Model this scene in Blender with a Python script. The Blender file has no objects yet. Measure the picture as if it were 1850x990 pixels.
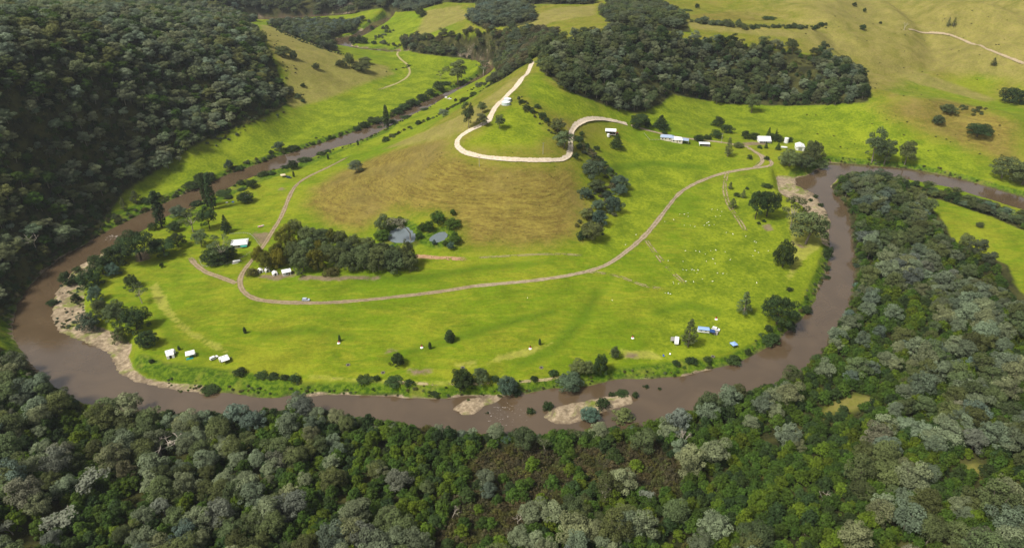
import bpy, math, random
import numpy as np
from mathutils import Vector, Matrix
R_ = math.radians
scene = bpy.context.scene
col = scene.collection

# ------------------------------------------------------------------ camera, sky, sun, exposure
F, CX, CY, CAMZ, PITCH = 1250.0, 925.0, 495.0, 240.0, R_(30.8)
cam_data = bpy.data.cameras.new("camera")
cam_data.sensor_width = 36.0
cam_data.lens = 36.0 * F / 1850.0
cam_data.clip_start = 1.0
cam_data.clip_end = 12000.0
cam = bpy.data.objects.new("camera", cam_data)
col.objects.link(cam)
cam.location = (0, 0, CAMZ)
cam.rotation_euler = (R_(90) - PITCH, 0, 0)
scene.camera = cam

SUN_EL, SUN_AZ = R_(54), R_(-120)      # azimuth clockwise from +Y: sun stands behind the camera's left shoulder
world = bpy.data.worlds.new("World"); scene.world = world; world.use_nodes = True
wn = world.node_tree.nodes; wl = world.node_tree.links
bgn = wn["Background"]
sky = wn.new("ShaderNodeTexSky"); sky.sky_type = 'NISHITA'; sky.sun_disc = False
sky.sun_elevation = SUN_EL; sky.sun_rotation = SUN_AZ
sky.dust_density = 4.0; sky.air_density = 1.0
hs = wn.new("ShaderNodeHueSaturation"); hs.inputs["Saturation"].default_value = 0.30
wl.new(sky.outputs[0], hs.inputs["Color"]); wl.new(hs.outputs[0], bgn.inputs["Color"])
bgn.inputs["Strength"].default_value = 0.075
sd_ = bpy.data.lights.new("sun", 'SUN'); sd_.energy = 3.2; sd_.angle = R_(10); sd_.color = (1.0, 0.95, 0.86)
sun = bpy.data.objects.new("sun", sd_); col.objects.link(sun)
sdir = Vector((math.sin(SUN_AZ) * math.cos(SUN_EL), math.cos(SUN_AZ) * math.cos(SUN_EL), math.sin(SUN_EL)))
sun.rotation_euler = sdir.to_track_quat('Z', 'Y').to_euler()
sun.location = (0, 0, 900)
vs = scene.view_settings
vs.view_transform = 'Standard'; vs.look = 'None'; vs.gamma = 1.0; vs.use_curve_mapping = False
vs.exposure = 0.66
scene.render.engine = 'CYCLES'
scene.cycles.max_bounces = 5; scene.cycles.diffuse_bounces = 2; scene.cycles.transparent_max_bounces = 6
scene.cycles.volume_bounces = 0

# ------------------------------------------------------------------ numeric helpers
def noise2(x, y, cell, seed=0):
    rs = np.random.RandomState(seed); T = rs.rand(128, 128)
    u = np.asarray(x) / cell; v = np.asarray(y) / cell
    i = np.floor(u).astype(int); j = np.floor(v).astype(int)
    a = u - i; b = v - j; a = a*a*(3-2*a); b = b*b*(3-2*b)
    g = lambda p, q: T[p % 128, q % 128]
    return (g(i, j)*(1-a)+g(i+1, j)*a)*(1-b)+(g(i, j+1)*(1-a)+g(i+1, j+1)*a)*b
def fbm(x, y, cell, seed=0, octv=3):
    s = 0; w = 1; t = 0
    for k in range(octv):
        s = s + w*noise2(x, y, cell/2**k, seed+k); t += w; w *= .5
    return s/t
def sstep(a, b, x):
    t = np.clip((x-a)/(b-a), 0, 1); return t*t*(3-2*t)
def rays(px, py):
    px = np.asarray(px, float); py = np.asarray(py, float)
    a = (px-CX)/F; b = (CY-py)/F
    return a, b*math.sin(PITCH)+math.cos(PITCH), b*math.cos(PITCH)-math.sin(PITCH)
def on_plane(px, py, z=0.0):
    dx, dy, dz = rays(px, py); t = (z-CAMZ)/dz
    return np.stack([dx*t, dy*t], -1)
def dense(pts, step=12):
    out = []
    n = len(pts)
    for i in range(n):
        a = np.array(pts[i], float); b = np.array(pts[(i+1) % n], float)
        k = max(1, int(np.hypot(*(b-a))/step))
        for j in range(k): out.append(a+(b-a)*j/k)
    return np.array(out)
def poly_sd(x, y, poly, pad=60.0):
    """signed distance to a world polygon (negative inside), clipped at pad"""
    x = np.asarray(x, float); y = np.asarray(y, float)
    res = np.full(x.shape, pad)
    lo = poly.min(0)-pad; hi = poly.max(0)+pad
    m = (x > lo[0]) & (x < hi[0]) & (y > lo[1]) & (y < hi[1])
    if not m.any(): return res
    px = x[m]; py = y[m]
    d = np.full(px.shape, 1e18); ins = np.zeros(px.shape, bool)
    n = len(poly)
    for i in range(n):
        ax, ay = poly[i]; bx, by = poly[(i+1) % n]
        ex = bx-ax; ey = by-ay; L = ex*ex+ey*ey+1e-9
        t = np.clip(((px-ax)*ex+(py-ay)*ey)/L, 0, 1)
        d = np.minimum(d, (px-ax-t*ex)**2+(py-ay-t*ey)**2)
        if ay != by:
            c = (ay > py) != (by > py)
            ins ^= c & (px < (bx-ax)*(py-ay)/(by-ay)+ax)
    d = np.sqrt(d); d = np.where(ins, -d, d)
    res[m] = np.clip(d, -pad, pad)
    return res
def line_dist(x, y, pts, pad=60.0):
    x = np.asarray(x, float); y = np.asarray(y, float)
    res = np.full(x.shape, pad)
    pts = np.asarray(pts)
    lo = pts.min(0)-pad; hi = pts.max(0)+pad
    m = (x > lo[0]) & (x < hi[0]) & (y > lo[1]) & (y < hi[1])
    if not m.any(): return res
    px = x[m]; py = y[m]; d = np.full(px.shape, 1e18)
    for i in range(len(pts)-1):
        ax, ay = pts[i]; ex, ey = pts[i+1]-pts[i]; L = ex*ex+ey*ey+1e-9
        t = np.clip(((px-ax)*ex+(py-ay)*ey)/L, 0, 1)
        d = np.minimum(d, (px-ax-t*ex)**2+(py-ay-t*ey)**2)
    res[m] = np.minimum(np.sqrt(d), pad)
    return res

# ------------------------------------------------------------------ terrain heights
CP = """
300 640 5,500 600 6,800 600 6,1100 560 6,1300 520 6,1250 420 7,1150 520 6.5,400 560 6,350 480 6,480 350 7,600 560 6.5,900 540 7
1100 470 8,1200 350 9,1300 290 10,1150 300 11,1400 280 10,1180 260 15,1100 235 24,1000 650 5,700 660 5,1400 500 5,1380 380 6,560 500 8,700 500 8
560 370 9,600 420 9,700 430 9,800 450 9,950 450 9,1050 440 10,1090 380 12,1120 320 13,1090 270 20
590 310 7,680 260 6,740 225 6,800 190 6,650 290 9,700 272 14,760 258 34,800 240 45,720 300 26,640 330 17,650 380 11,800 340 30,900 340 31
800 400 16,1000 360 28,1050 350 20,1000 410 16,900 400 16,900 440 9
830 265 47,900 286 46,960 290 45,1030 287 42,1000 275 44,1030 250 41,1048 221 40,1100 217 34,1140 227 26,1210 245 17,1260 253 13,1330 262 11
915 183 64,955 130 74,893 195 62,880 220 56,920 250 51,960 220 53,990 250 46,850 190 36,850 170 16,900 150 36,1050 185 52,1150 200 30,1000 150 64,1100 195 38
1250 172 12,1330 185 10,1400 188 10,1480 185 11,1560 185 13,1300 210 9,1450 220 8,1250 220 12,1400 250 9,1550 250 7,1650 280 6
1050 60 80,1200 70 72,1300 80 62,1400 95 50,1500 120 36,1570 140 27,1400 55 62,1500 80 50,1300 45 66,1200 45 74
1600 110 64,1700 150 54,1780 175 46,1850 200 40,1540 92 64,1600 200 10,1700 230 12,1770 235 16,1850 260 10,1750 290 5,1850 310 5,1650 170 24,1750 200 20
1720 110 14,1780 160 6,1690 118 20,1640 92 36,1800 168 8,1820 130 28,1850 115 36,1780 90 45,1720 68 50,1640 55 50,1600 40 54,1500 20 66,1700 20 70,1800 5 84,1400 10 66,1300 25 60
1000 30 60,900 20 52,800 30 22,780 10 36,730 50 4,690 40 2,660 45 2,720 90 3,740 95 3,800 103 3,870 112 3,640 80 3,610 72 2
760 72 22,800 65 32,850 58 40,900 55 45,930 70 47,960 110 66,990 85 69,1020 65 75,890 135 5,920 120 30
300 320 4,400 270 4,500 240 4,600 210 4,700 160 4,800 120 4,850 110 4,620 165 6,680 140 6,520 195 6,560 178 9
560 120 34,640 110 20,480 60 45,520 90 42,480 130 40,700 115 6,600 80 12,560 55 12,600 50 4,640 130 18,600 150 14
350 255 6,250 310 6,200 360 5,130 420 4,60 480 4,0 560 5,400 200 35,300 250 28,200 300 25,100 380 18,0 480 15,500 170 16
430 150 55,300 180 60,200 230 50,100 300 40,0 400 32,450 90 58,300 100 85,200 150 80,100 200 75,0 280 65,400 50 75,200 60 105,0 150 105,0 70 125
460 38 2,530 34 2,600 30 2,400 10 30,550 12 15,650 12 14,300 20 40,200 20 70,100 20 85,720 5 25,850 5 40,1000 5 60,1150 10 66
300 775 3,600 770 3,900 800 3,1200 775 3,1400 720 4,1550 620 4,1580 450 4,1570 380 4,100 800 10,300 880 12,600 880 10,900 900 9,1200 900 10,1500 850 14
1700 800 20,1850 750 25,1850 600 20,1750 600 12,1700 500 6,1850 520 10,1650 560 8,1750 400 5,1850 430 6,1700 370 4,0 980 30,0 800 22,400 985 20
900 985 16,1400 985 20,1850 985 40,1850 850 36,0 650 10,0 620 6
"""
cps = []
for tok in CP.replace("\n", ",").split(","):
    if tok.strip():
        u, v, z = map(float, tok.split()); p = on_plane(u, v, z); cps.append((p[0], p[1], z))
for wx, wy, wz in [(0,60,48),(-300,60,75),(300,60,85),(-600,150,60),(650,200,80),(-700,250,70),(-800,420,95),(-900,600,75),(-800,800,60),(-1200,900,80),(900,500,30),(1100,700,60),
                   (1200,1000,110),(-1500,1500,160),(-700,1700,130),(0,1750,140),(700,1700,160),(1500,1500,190),(-1500,2400,240),(0,2400,230),(1500,2400,250),(-550,300,50),(560,330,26)]:
    cps.append((wx, wy, wz))
cps = np.array(cps)
def rbf_fit(P):
    n = len(P)
    D = np.hypot(P[:, None, 0]-P[None, :, 0], P[:, None, 1]-P[None, :, 1])
    A = np.zeros((n+1, n+1)); A[:n, :n] = -D + np.eye(n)*3.0; A[:n, n] = 1; A[n, :n] = 1
    w = np.linalg.solve(A, np.append(P[:, 2], 0)); return w
_w = rbf_fit(cps)
UX = np.arange(-1500, 1501, 6.0); UY = np.arange(40, 2431, 6.0)
gx, gy = np.meshgrid(UX, UY)
acc = np.full(gx.shape, _w[-1])
for (cx_, cy_, _), ww in zip(cps, _w[:-1]):
    acc -= ww*np.hypot(gx-cx_, gy-cy_)
def gsmooth(a, s):
    r = int(3*s)+1; k = np.exp(-.5*(np.arange(-r, r+1)/s)**2); k /= k.sum()
    for ax in (0, 1):
        pad = [(0, 0), (0, 0)]; pad[ax] = (r, r)
        b = np.pad(a, pad, mode='edge'); o = np.zeros_like(a)
        for i, kk in enumerate(k):
            o += kk*(b[i:i+a.shape[0], :] if ax == 0 else b[:, i:i+a.shape[1]])
        a = o
    return a
Zs = gsmooth(acc, 2.2)
def grid_axis(segs):
    out = [segs[0][0]]
    for a, b, s in segs:
        n = max(1, int(round((b-a)/s))); out += list(a+(b-a)*np.arange(1, n+1)/n)
    return np.array(out)
GX = grid_axis([(-1480, -640, 14), (-640, 640, 3.0), (640, 1480, 14)])
GY = grid_axis([(60, 120, 6), (120, 720, 2.5), (720, 1020, 4), (1020, 1450, 8), (1450, 2400, 30)])
def bil(xa, ya, Z, x, y):
    i = np.clip(np.searchsorted(xa, x)-1, 0, len(xa)-2); j = np.clip(np.searchsorted(ya, y)-1, 0, len(ya)-2)
    a = np.clip((x-xa[i])/(xa[i+1]-xa[i]), 0, 1); b = np.clip((y-ya[j])/(ya[j+1]-ya[j]), 0, 1)
    return (Z[j, i]*(1-a)+Z[j, i+1]*a)*(1-b)+(Z[j+1, i]*(1-a)+Z[j+1, i+1]*a)*b
TX, TY = np.meshgrid(GX, GY)
TZ = bil(UX, UY, Zs, TX, TY)
# relief: gullies and humps, strongest on the hills
hill = sstep(8, 30, TZ)
TZ = TZ + hill*((fbm(TX, TY, 70, 3)-.5)*6.0) + sstep(280, 430, TX)*sstep(660, 760, TY)*hill*((fbm(TX, TY, 130, 13, 2)-.5)*56 - 16*sstep(.16, 0, np.abs(fbm(TX, TY, 150, 23, 2)-.5))) + (fbm(TX, TY, 14, 9)-.5)*(.35+hill*1.1)
TZ = np.maximum(TZ, 3.0+(fbm(TX, TY, 30, 5)-.5)*.8)

# ------------------------------------------------------------------ river and ponds
OUTER = [(885,122),(868,137),(830,157),(790,174),(740,196),(700,217),(650,235),(620,246),(560,266),(500,284),(455,301),(410,316),(375,333),(330,352),(290,371),(250,389),
 (215,407),(180,425),(150,444),(110,465),(80,490),(50,520),(30,550),(23,585),(24,612),(44,645),(92,695),(150,730),(230,746),(330,748),(450,746),(560,746),(640,753),(720,765),
 (800,780),(880,788),(960,787),(1040,782),(1120,777),(1200,762),(1260,742),(1320,722),(1400,702),(1450,672),(1482,642),(1500,606),(1526,573),(1541,530),(1544,480),(1540,440),
 (1536,400),(1528,372),(1510,352),(1500,337),(1512,324),(1540,318),(1580,316),(1640,325),(1720,340),(1800,365),(1870,390),(1960,410)]
INNER = [(1960,385),(1870,362),(1800,342),(1740,325),(1690,314),(1640,305),(1590,301),(1545,297),(1500,294),(1485,303),(1460,317),(1437,322),(1441,335),(1470,350),(1490,375),(1500,400),(1498,430),
 (1500,460),(1491,495),(1481,520),(1471,545),(1455,570),(1430,592),(1402,617),(1372,637),(1330,657),(1290,667),(1230,681),(1180,685),(1130,684),(1085,692),(1050,701),(1000,701),
 (950,711),(900,718),(850,716),(800,721),(740,719),(680,715),(620,713),(560,717),(530,713),(500,719),(460,717),(410,711),(360,711),(320,708),(280,698),(240,691),(215,676),(205,660),
 (195,641),(170,626),(140,613),(105,601),(92,576),(95,545),(105,520),(130,492),(150,476),(180,460),(200,446),(240,426),(270,409),(300,391),(345,376),(370,359),(400,346),(440,326),
 (480,311),(520,301),(560,286),(600,269),(640,259),(680,241),(720,219),(760,201),(800,181),(845,163),(870,152),(898,132)]
def pw(pts, z=0.0, step=15):
    d = dense(pts, step); return on_plane(d[:, 0], d[:, 1], z)
RIVER = pw(OUTER+INNER)
RIVER2 = pw([(700,33),(672,42),(655,56),(640,64),(606,70),(600,80),(618,92),(650,93),(712,96),(760,103),(830,112),(868,120),(890,136),(905,128),(880,113),(830,106),(760,97),(712,91),(650,87),(632,84),(640,72),(662,62),(680,50),(705,40),(715,33)])
RIVER3 = pw([(440,37),(470,33),(530,31),(600,26),(640,27),(640,30),(600,30),(530,36),(470,39),(440,42)])
BARS = [pw([(812,739),(838,719),(880,716),(912,713),(904,722),(876,733),(856,748),(835,751)], .3),
        pw([(978,752),(998,736),(1030,728),(1060,722),(1100,714),(1136,708),(1146,718),(1140,729),(1112,737),(1090,746),(1062,757),(1035,766),(1000,764)], .3)]
LBAR = pw([(190,452),(165,466),(150,482),(132,498),(108,522),(97,548),(95,575),(108,598),(142,610),(172,624),(197,640),(208,661),(218,676),(242,690),(282,697),(322,707),(362,710),(400,708),
           (360,698),(310,694),(265,685),(240,670),(232,648),(238,625),(220,612),(195,598),(170,590),(152,565),(150,535),(152,510),(165,488),(188,468)], .5)
RBAR = pw([(1402,320),(1437,321),(1443,334),(1472,350),(1491,376),(1501,402),(1499,430),(1498,445),(1487,442),(1478,415),(1465,392),(1448,372),(1425,362),(1408,350)], .5)
SANDS = [LBAR, RBAR] + BARS + [pw([(590,268),(620,246),(652,234),(656,239),(630,252),(600,266)], .5), pw([(532,714),(560,711),(590,708),(586,714),(560,718)], .5),
         pw([(1640,306),(1690,313),(1740,325),(1735,331),(1690,320),(1645,312)], .5), pw([(606,71),(640,64),(652,52),(660,56),(640,70),(632,82),(650,86),(690,90),(690,92),(640,92),(610,86)], .4)]
def water_sd(x, y):
    s = np.minimum(np.minimum(poly_sd(x, y, RIVER), poly_sd(x, y, RIVER2)), poly_sd(x, y, RIVER3))
    for b in BARS:
        s = np.maximum(s, -poly_sd(x, y, b))
    return s
WS = water_sd(TX, TY)
WS = WS + (fbm(TX, TY, 7, 21)-.5)*2.2*sstep(25, 3, np.abs(WS))
sand_d = np.full(TX.shape, 60.0)
for b in SANDS: sand_d = np.minimum(sand_d, poly_sd(TX, TY, b))
lowz = .55+(fbm(TX, TY, 12, 31)-.4)*.9
TZ = TZ*(sstep(-1, 7, sand_d)) + lowz*(1-sstep(-1, 7, sand_d))
bank = sstep(0, 8, WS)
TZ = np.where(WS > 0, TZ*bank+(.15+.05*np.clip(WS, 0, 6))*(1-bank), np.maximum(-2.2, -.08+WS*.4))
PONDS = [[(700,433),(704,423),(712,414),(724,409),(736,411),(746,420),(754,431),(745,438),(722,439)], [(773,434),(783,425),(794,420),(807,419),(810,424),(801,436),(784,438)]]
POND_W = []
for pp in PONDS:
    zc = float(np.mean([bil(GX, GY, TZ, *on_plane(u, v, 9.0)) for u, v in pp]))
    zp = zc-.7
    P = pw(pp, zp, 3)
    for _ in range(6): P = .25*np.roll(P, 1, 0)+.5*P+.25*np.roll(P, -1, 0)
    s = poly_sd(TX, TY, P)
    t = sstep(0, 13, s)
    TZ = np.where(s > 0, TZ*t+(zp+.12+.05*np.clip(s, 0, 8))*(1-t), zp-.9)
    POND_W.append((P, zp))
def H(x, y): return bil(GX, GY, TZ, np.asarray(x, float), np.asarray(y, float))
_TS = 150.0*np.exp(np.arange(0, 2.86, .0045))
def cast(px, py):
    """pixel -> first point of the ground it sees (the ground decides the distance)"""
    px = np.atleast_1d(np.asarray(px, float)); py = np.atleast_1d(np.asarray(py, float))
    out = []
    for k in range(0, len(px), 1500):
        dx, dy, dz = rays(px[k:k+1500], py[k:k+1500])
        below = CAMZ+dz[:, None]*_TS < H(dx[:, None]*_TS, dy[:, None]*_TS)
        i = np.argmax(below, 1); none = ~below.any(1); i = np.maximum(i, 1)
        lo = _TS[i-1]; hi = _TS[i]
        for _ in range(9):
            mid = (lo+hi)/2; b = CAMZ+dz*mid < H(dx*mid, dy*mid)
            hi = np.where(b, mid, hi); lo = np.where(b, lo, mid)
        hit = np.where(none, 1500.0, hi)
        out.append(np.stack([dx*hit, dy*hit], -1))
    return np.vstack(out)
def cast1(u, v):
    p = cast([u], [v])[0]; return float(p[0]), float(p[1]), float(H(p[0], p[1]))
def depth_at(x, y, z): return y*math.cos(PITCH)-(z-CAMZ)*math.sin(PITCH)
def cpoly(pts, step=10, extra=None):
    d = dense(pts, step)[:, :2]; w = cast(d[:, 0], d[:, 1]); return w
def project(x, y, z):
    d = y*math.cos(PITCH)-(z-CAMZ)*math.sin(PITCH); up = y*math.sin(PITCH)+(z-CAMZ)*math.cos(PITCH)
    return CX+F*x/d, CY-F*up/d, d

# ------------------------------------------------------------------ material helpers
def new_mat(name):
    m = bpy.data.materials.new(name); m.use_nodes = True
    nt = m.node_tree
    for n in list(nt.nodes): nt.nodes.remove(n)
    out = nt.nodes.new("ShaderNodeOutputMaterial")
    return m, nt, out
class NT:
    """small node-writing helper"""
    def __init__(s, nt): s.nt = nt
    def n(s, t, **k):
        x = s.nt.nodes.new(t)
        for a, b in k.items(): setattr(x, a, b)
        return x
    def link(s, a, b): s.nt.links.new(a, b)
    def setin(s, sock, v):
        if isinstance(v, bpy.types.NodeSocket): s.link(v, sock)
        elif isinstance(v, (tuple, list)) and len(v) == 3 and sock.type == 'RGBA': sock.default_value = (*v, 1)
        else: sock.default_value = v
    def math(s, op, a, b=0.0, c=0.0, clamp=False):
        x = s.n("ShaderNodeMath", operation=op, use_clamp=clamp)
        s.setin(x.inputs[0], a); s.setin(x.inputs[1], b); s.setin(x.inputs[2], c); return x.outputs[0]
    def mix(s, f, a, b, blend='MIX'):
        x = s.n("ShaderNodeMix", data_type='RGBA', blend_type=blend)
        s.setin(x.inputs[0], f); s.setin(x.inputs[6], a); s.setin(x.inputs[7], b); return x.outputs[2]
    def noise(s, vec, scale, detail=3, rough=.55, dist=0):
        x = s.n("ShaderNodeTexNoise"); s.link(vec, x.inputs["Vector"])
        x.inputs["Scale"].default_value = scale; x.inputs["Detail"].default_value = detail; x.inputs["Roughness"].default_value = rough
        x.inputs["Distortion"].default_value = dist
        return x.outputs[0]
    def ss(s, v, a, b):
        x = s.n("ShaderNodeMapRange", interpolation_type='SMOOTHSTEP'); s.setin(x.inputs[0], v)
        x.inputs[1].default_value = a; x.inputs[2].default_value = b; return x.outputs[0]
    def attr(s, name):
        return s.n("ShaderNodeAttribute", attribute_name=name)
    def sep(s, c):
        x = s.n("ShaderNodeSeparateColor"); s.link(c, x.inputs[0]); return x.outputs
    def bump(s, h, strength, dist):
        x = s.n("ShaderNodeBump"); s.link(h, x.inputs["Height"]); x.inputs["Strength"].default_value = strength; x.inputs["Distance"].default_value = dist
        return x.outputs[0]
def pbsdf(g, color, rough=.8, spec=.2, normal=None, metallic=0.0):
    p = g.n("ShaderNodeBsdfPrincipled")
    g.setin(p.inputs["Base Color"], color); g.setin(p.inputs["Roughness"], rough); g.setin(p.inputs["Specular IOR Level"], spec)
    p.inputs["Metallic"].default_value = metallic
    if normal is not None: g.link(normal, p.inputs["Normal"])
    return p
MATS = {}
def plain(name, color, rough=.6, spec=.3, var=.25, scale=1.2, metallic=0.0):
    if name in MATS: return MATS[name]
    m, nt, out = new_mat(name); g = NT(nt)
    tc = g.n("ShaderNodeTexCoord").outputs["Object"]
    n1 = g.noise(tc, scale, 4); n2 = g.noise(tc, scale*7, 2)
    f = g.math('ADD', g.math('MULTIPLY', n1, .7), g.math('MULTIPLY', n2, .3))
    c = g.mix(f, tuple(x*(1-var) for x in color), tuple(min(1, x*(1+var*.6)) for x in color))
    p = pbsdf(g, c, rough, spec, g.bump(n2, .15, .02), metallic)
    g.link(p.outputs[0], out.inputs[0]); MATS[name] = m; return m

# ------------------------------------------------------------------ ground zones (what grows or lies where)
def zone(pts, soft=6.0, step=10): return cpoly(pts, step), soft
def mask_of(polys, x, y, soft):
    m = np.zeros(np.shape(x))
    for P in polys:
        m = np.maximum(m, sstep(soft, -soft, poly_sd(x, y, P, 40)))
    return m
Z_BROWN = [cpoly(p) for p in [
    [(552,372),(566,340),(610,312),(660,290),(715,270),(770,252),(812,244),(824,275),(860,288),(910,294),(1000,296),(1036,296),(1052,335),(1062,375),(1048,430),(1000,448),(900,450),(835,446),(822,410),(800,388),(700,384),(652,418),(585,402)],
    [(985,238),(1000,262),(1020,282),(1000,286),(940,284),(880,282),(900,276),(960,272)],
    [(1575,190),(1620,175),(1700,178),(1780,195),(1850,222),(1850,330),(1790,290),(1740,268),(1660,240),(1600,215)],
    [(1560,75),(1640,65),(1720,85),(1765,110),(1760,140),(1700,148),(1640,120)],[(1790,150),(1850,130),(1850,195),(1790,172)],
    [(1300,18),(1420,12),(1500,25),(1600,28),(1700,15),(1850,12),(1850,30),(1700,42),(1560,40),(1400,40),(1290,45),(1200,30)],
    [(1490,120),(1575,110),(1640,150),(1600,185),(1570,185)]]]
Z_GOLD = [cpoly(p) for p in [
    [(470,45),(500,48),(545,70),(600,92),(640,108),(700,120),(712,135),(660,150),(600,175),(530,196),(505,180),(520,130),(490,90)],
    [(1230,35),(1350,50),(1500,60),(1650,125),(1800,180),(1780,184),(1650,150),(1560,112),(1450,72),(1250,52)],
    [(930,45),(1000,15),(1075,10),(1075,28),(1000,40),(960,60)],[(740,75),(800,52),(850,30),(830,10),(770,20),(760,45)],
    [(690,270),(780,232),(850,200),(930,140),(945,140),(880,205),(840,240),(815,246),(760,258)]]]
Z_LUSH = [cpoly(p) for p in [
    [(150,440),(200,385),(260,330),(340,280),(420,248),(500,222),(560,196),(640,172),(720,145),(720,120),(700,98),(760,100),(840,108),(885,118),(850,140),(790,168),(700,208),(620,238),(540,262),(450,292),(370,328),(290,366),(210,405)],
    [(668,82),(680,50),(720,36),(780,38),(770,55),(720,70),(725,88)],
    [(1110,200),(1200,175),(1260,182),(1400,195),(1560,190),(1600,205),(1640,250),(1720,275),(1800,320),(1700,308),(1600,295),(1500,290),(1440,262),(1330,240),(1200,225)],
    [(1090,290),(1170,262),(1290,275),(1370,302),(1250,330),(1200,370),(1150,430),(1080,470),(1060,450),(1110,390),(1140,330)],
    [(1290,330),(1400,300),(1400,360),(1470,440),(1490,480),(1420,600),(1340,640),(1180,660),(1180,560),(1250,420)],
    [(890,230),(930,190),(960,200),(990,240),(975,262),(900,262),(850,258)],[(965,135),(1000,160),(1080,195),(1150,212),(1050,215),(1000,200),(960,170)],
    [(640,235),(760,218),(860,170),(850,180),(720,235),(650,268),(590,300),(560,300)]]]
Z_BANK = [cpoly(p) for p in [
    [(238,640),(260,640),(300,655),(420,668),(540,690),(640,690),(720,695),(850,702),(960,690),(1080,668),(1200,655),(1330,640),(1400,600),(1450,560),(1480,500),(1498,470),(1490,520),(1450,580),(1370,640),(1290,668),(1180,686),(1090,692),(950,712),(800,720),(500,718),(420,706),(300,692),(245,672)],
    [(140,440),(160,400),(240,372),(330,340),(420,305),(500,275),(600,250),(700,212),(800,165),(870,135),(870,142),(790,178),(700,222),(600,258),(500,288),(400,326),(290,375),(200,418),(100,475),(40,540),(20,600),(0,600),(0,560),(60,490)],
    [(410,345),(480,312),(560,288),(640,262),(720,222),(700,240),(620,272),(540,306),(460,332),(390,370),(330,400),(300,405),(340,385)]]]
Z_DIRT = [cpoly(p, 4) for p in [
    [(452,420),(486,420),(486,436),(470,444),(460,432)],[(458,496),(500,496),(530,488),(530,498),(500,506),(468,503)],[(744,460),(756,468),(752,486),(742,494)],
    [(240,455),(270,450),(275,470),(250,474)],[(1425,425),(1440,438),(1460,446),(1450,450),(1432,440)],[(693,632),(712,630),(714,636),(696,638)],
    [(740,668),(782,664),(775,674),(745,680)],[(1376,408),(1392,404),(1396,416),(1384,418)],[(1340,258),(1380,256),(1385,262),(1345,264)],[(1355,268),(1385,284),(1380,286),(1352,272)],
    [(545,499),(610,499),(690,498),(690,504),(600,508),(540,506)],[(1030,232),(1036,240),(1034,250),(1026,250)],[(1128,640),(1150,636),(1160,648),(1130,650)],
    [(505,340),(515,340),(515,344),(503,344)]]]
Z_PALE = [cpoly(p, 6) for p in [
    [(268,520),(290,560),(330,600),(400,640),(420,636),(350,598),(310,560),(285,510)],[(560,678),(720,688),(850,690),(960,688),(1060,672),(1060,678),(960,694),(850,697),(700,694),(560,684)],
    [(820,655),(862,650),(862,662),(824,664)],[(1120,630),(1180,635),(1200,648),(1130,650)],[(1420,370),(1470,395),(1490,440),(1450,470),(1420,520),(1430,450)],
    [(880,660),(960,640),(1000,620),(900,640)]]]
Z_SWALE = [cpoly(p, 6) for p in [[(690,646),(740,630),(800,612),(900,583),(1000,556),(1010,564),(900,596),(800,624),(740,642),(700,656)],[(925,655),(985,628),(1040,580),(1075,520),(1088,524),(1060,580),(1005,640),(940,664)],
    [(470,600),(560,590),(640,604),(640,614),(560,602),(470,612)],[(640,500),(760,497),(860,480),(1000,470),(1000,476),(860,490),(760,508),(640,512)],[(290,560),(320,610),(380,640),(370,646),(310,620),(280,570)],
    [(1180,560),(1240,545),(1300,560),(1300,570),(1240,556),(1185,572)],[(1090,300),(1180,290),(1280,300),(1280,308),(1180,300),(1095,312)]]]
Z_ROCK = [cpoly(p, 6) for p in [[(805,92),(835,84),(870,80),(900,88),(905,104),(870,110),(830,104)],[(600,6),(640,2),(640,18),(605,20)]]]
Z_LITTER = []   # filled by the forests below

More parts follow.
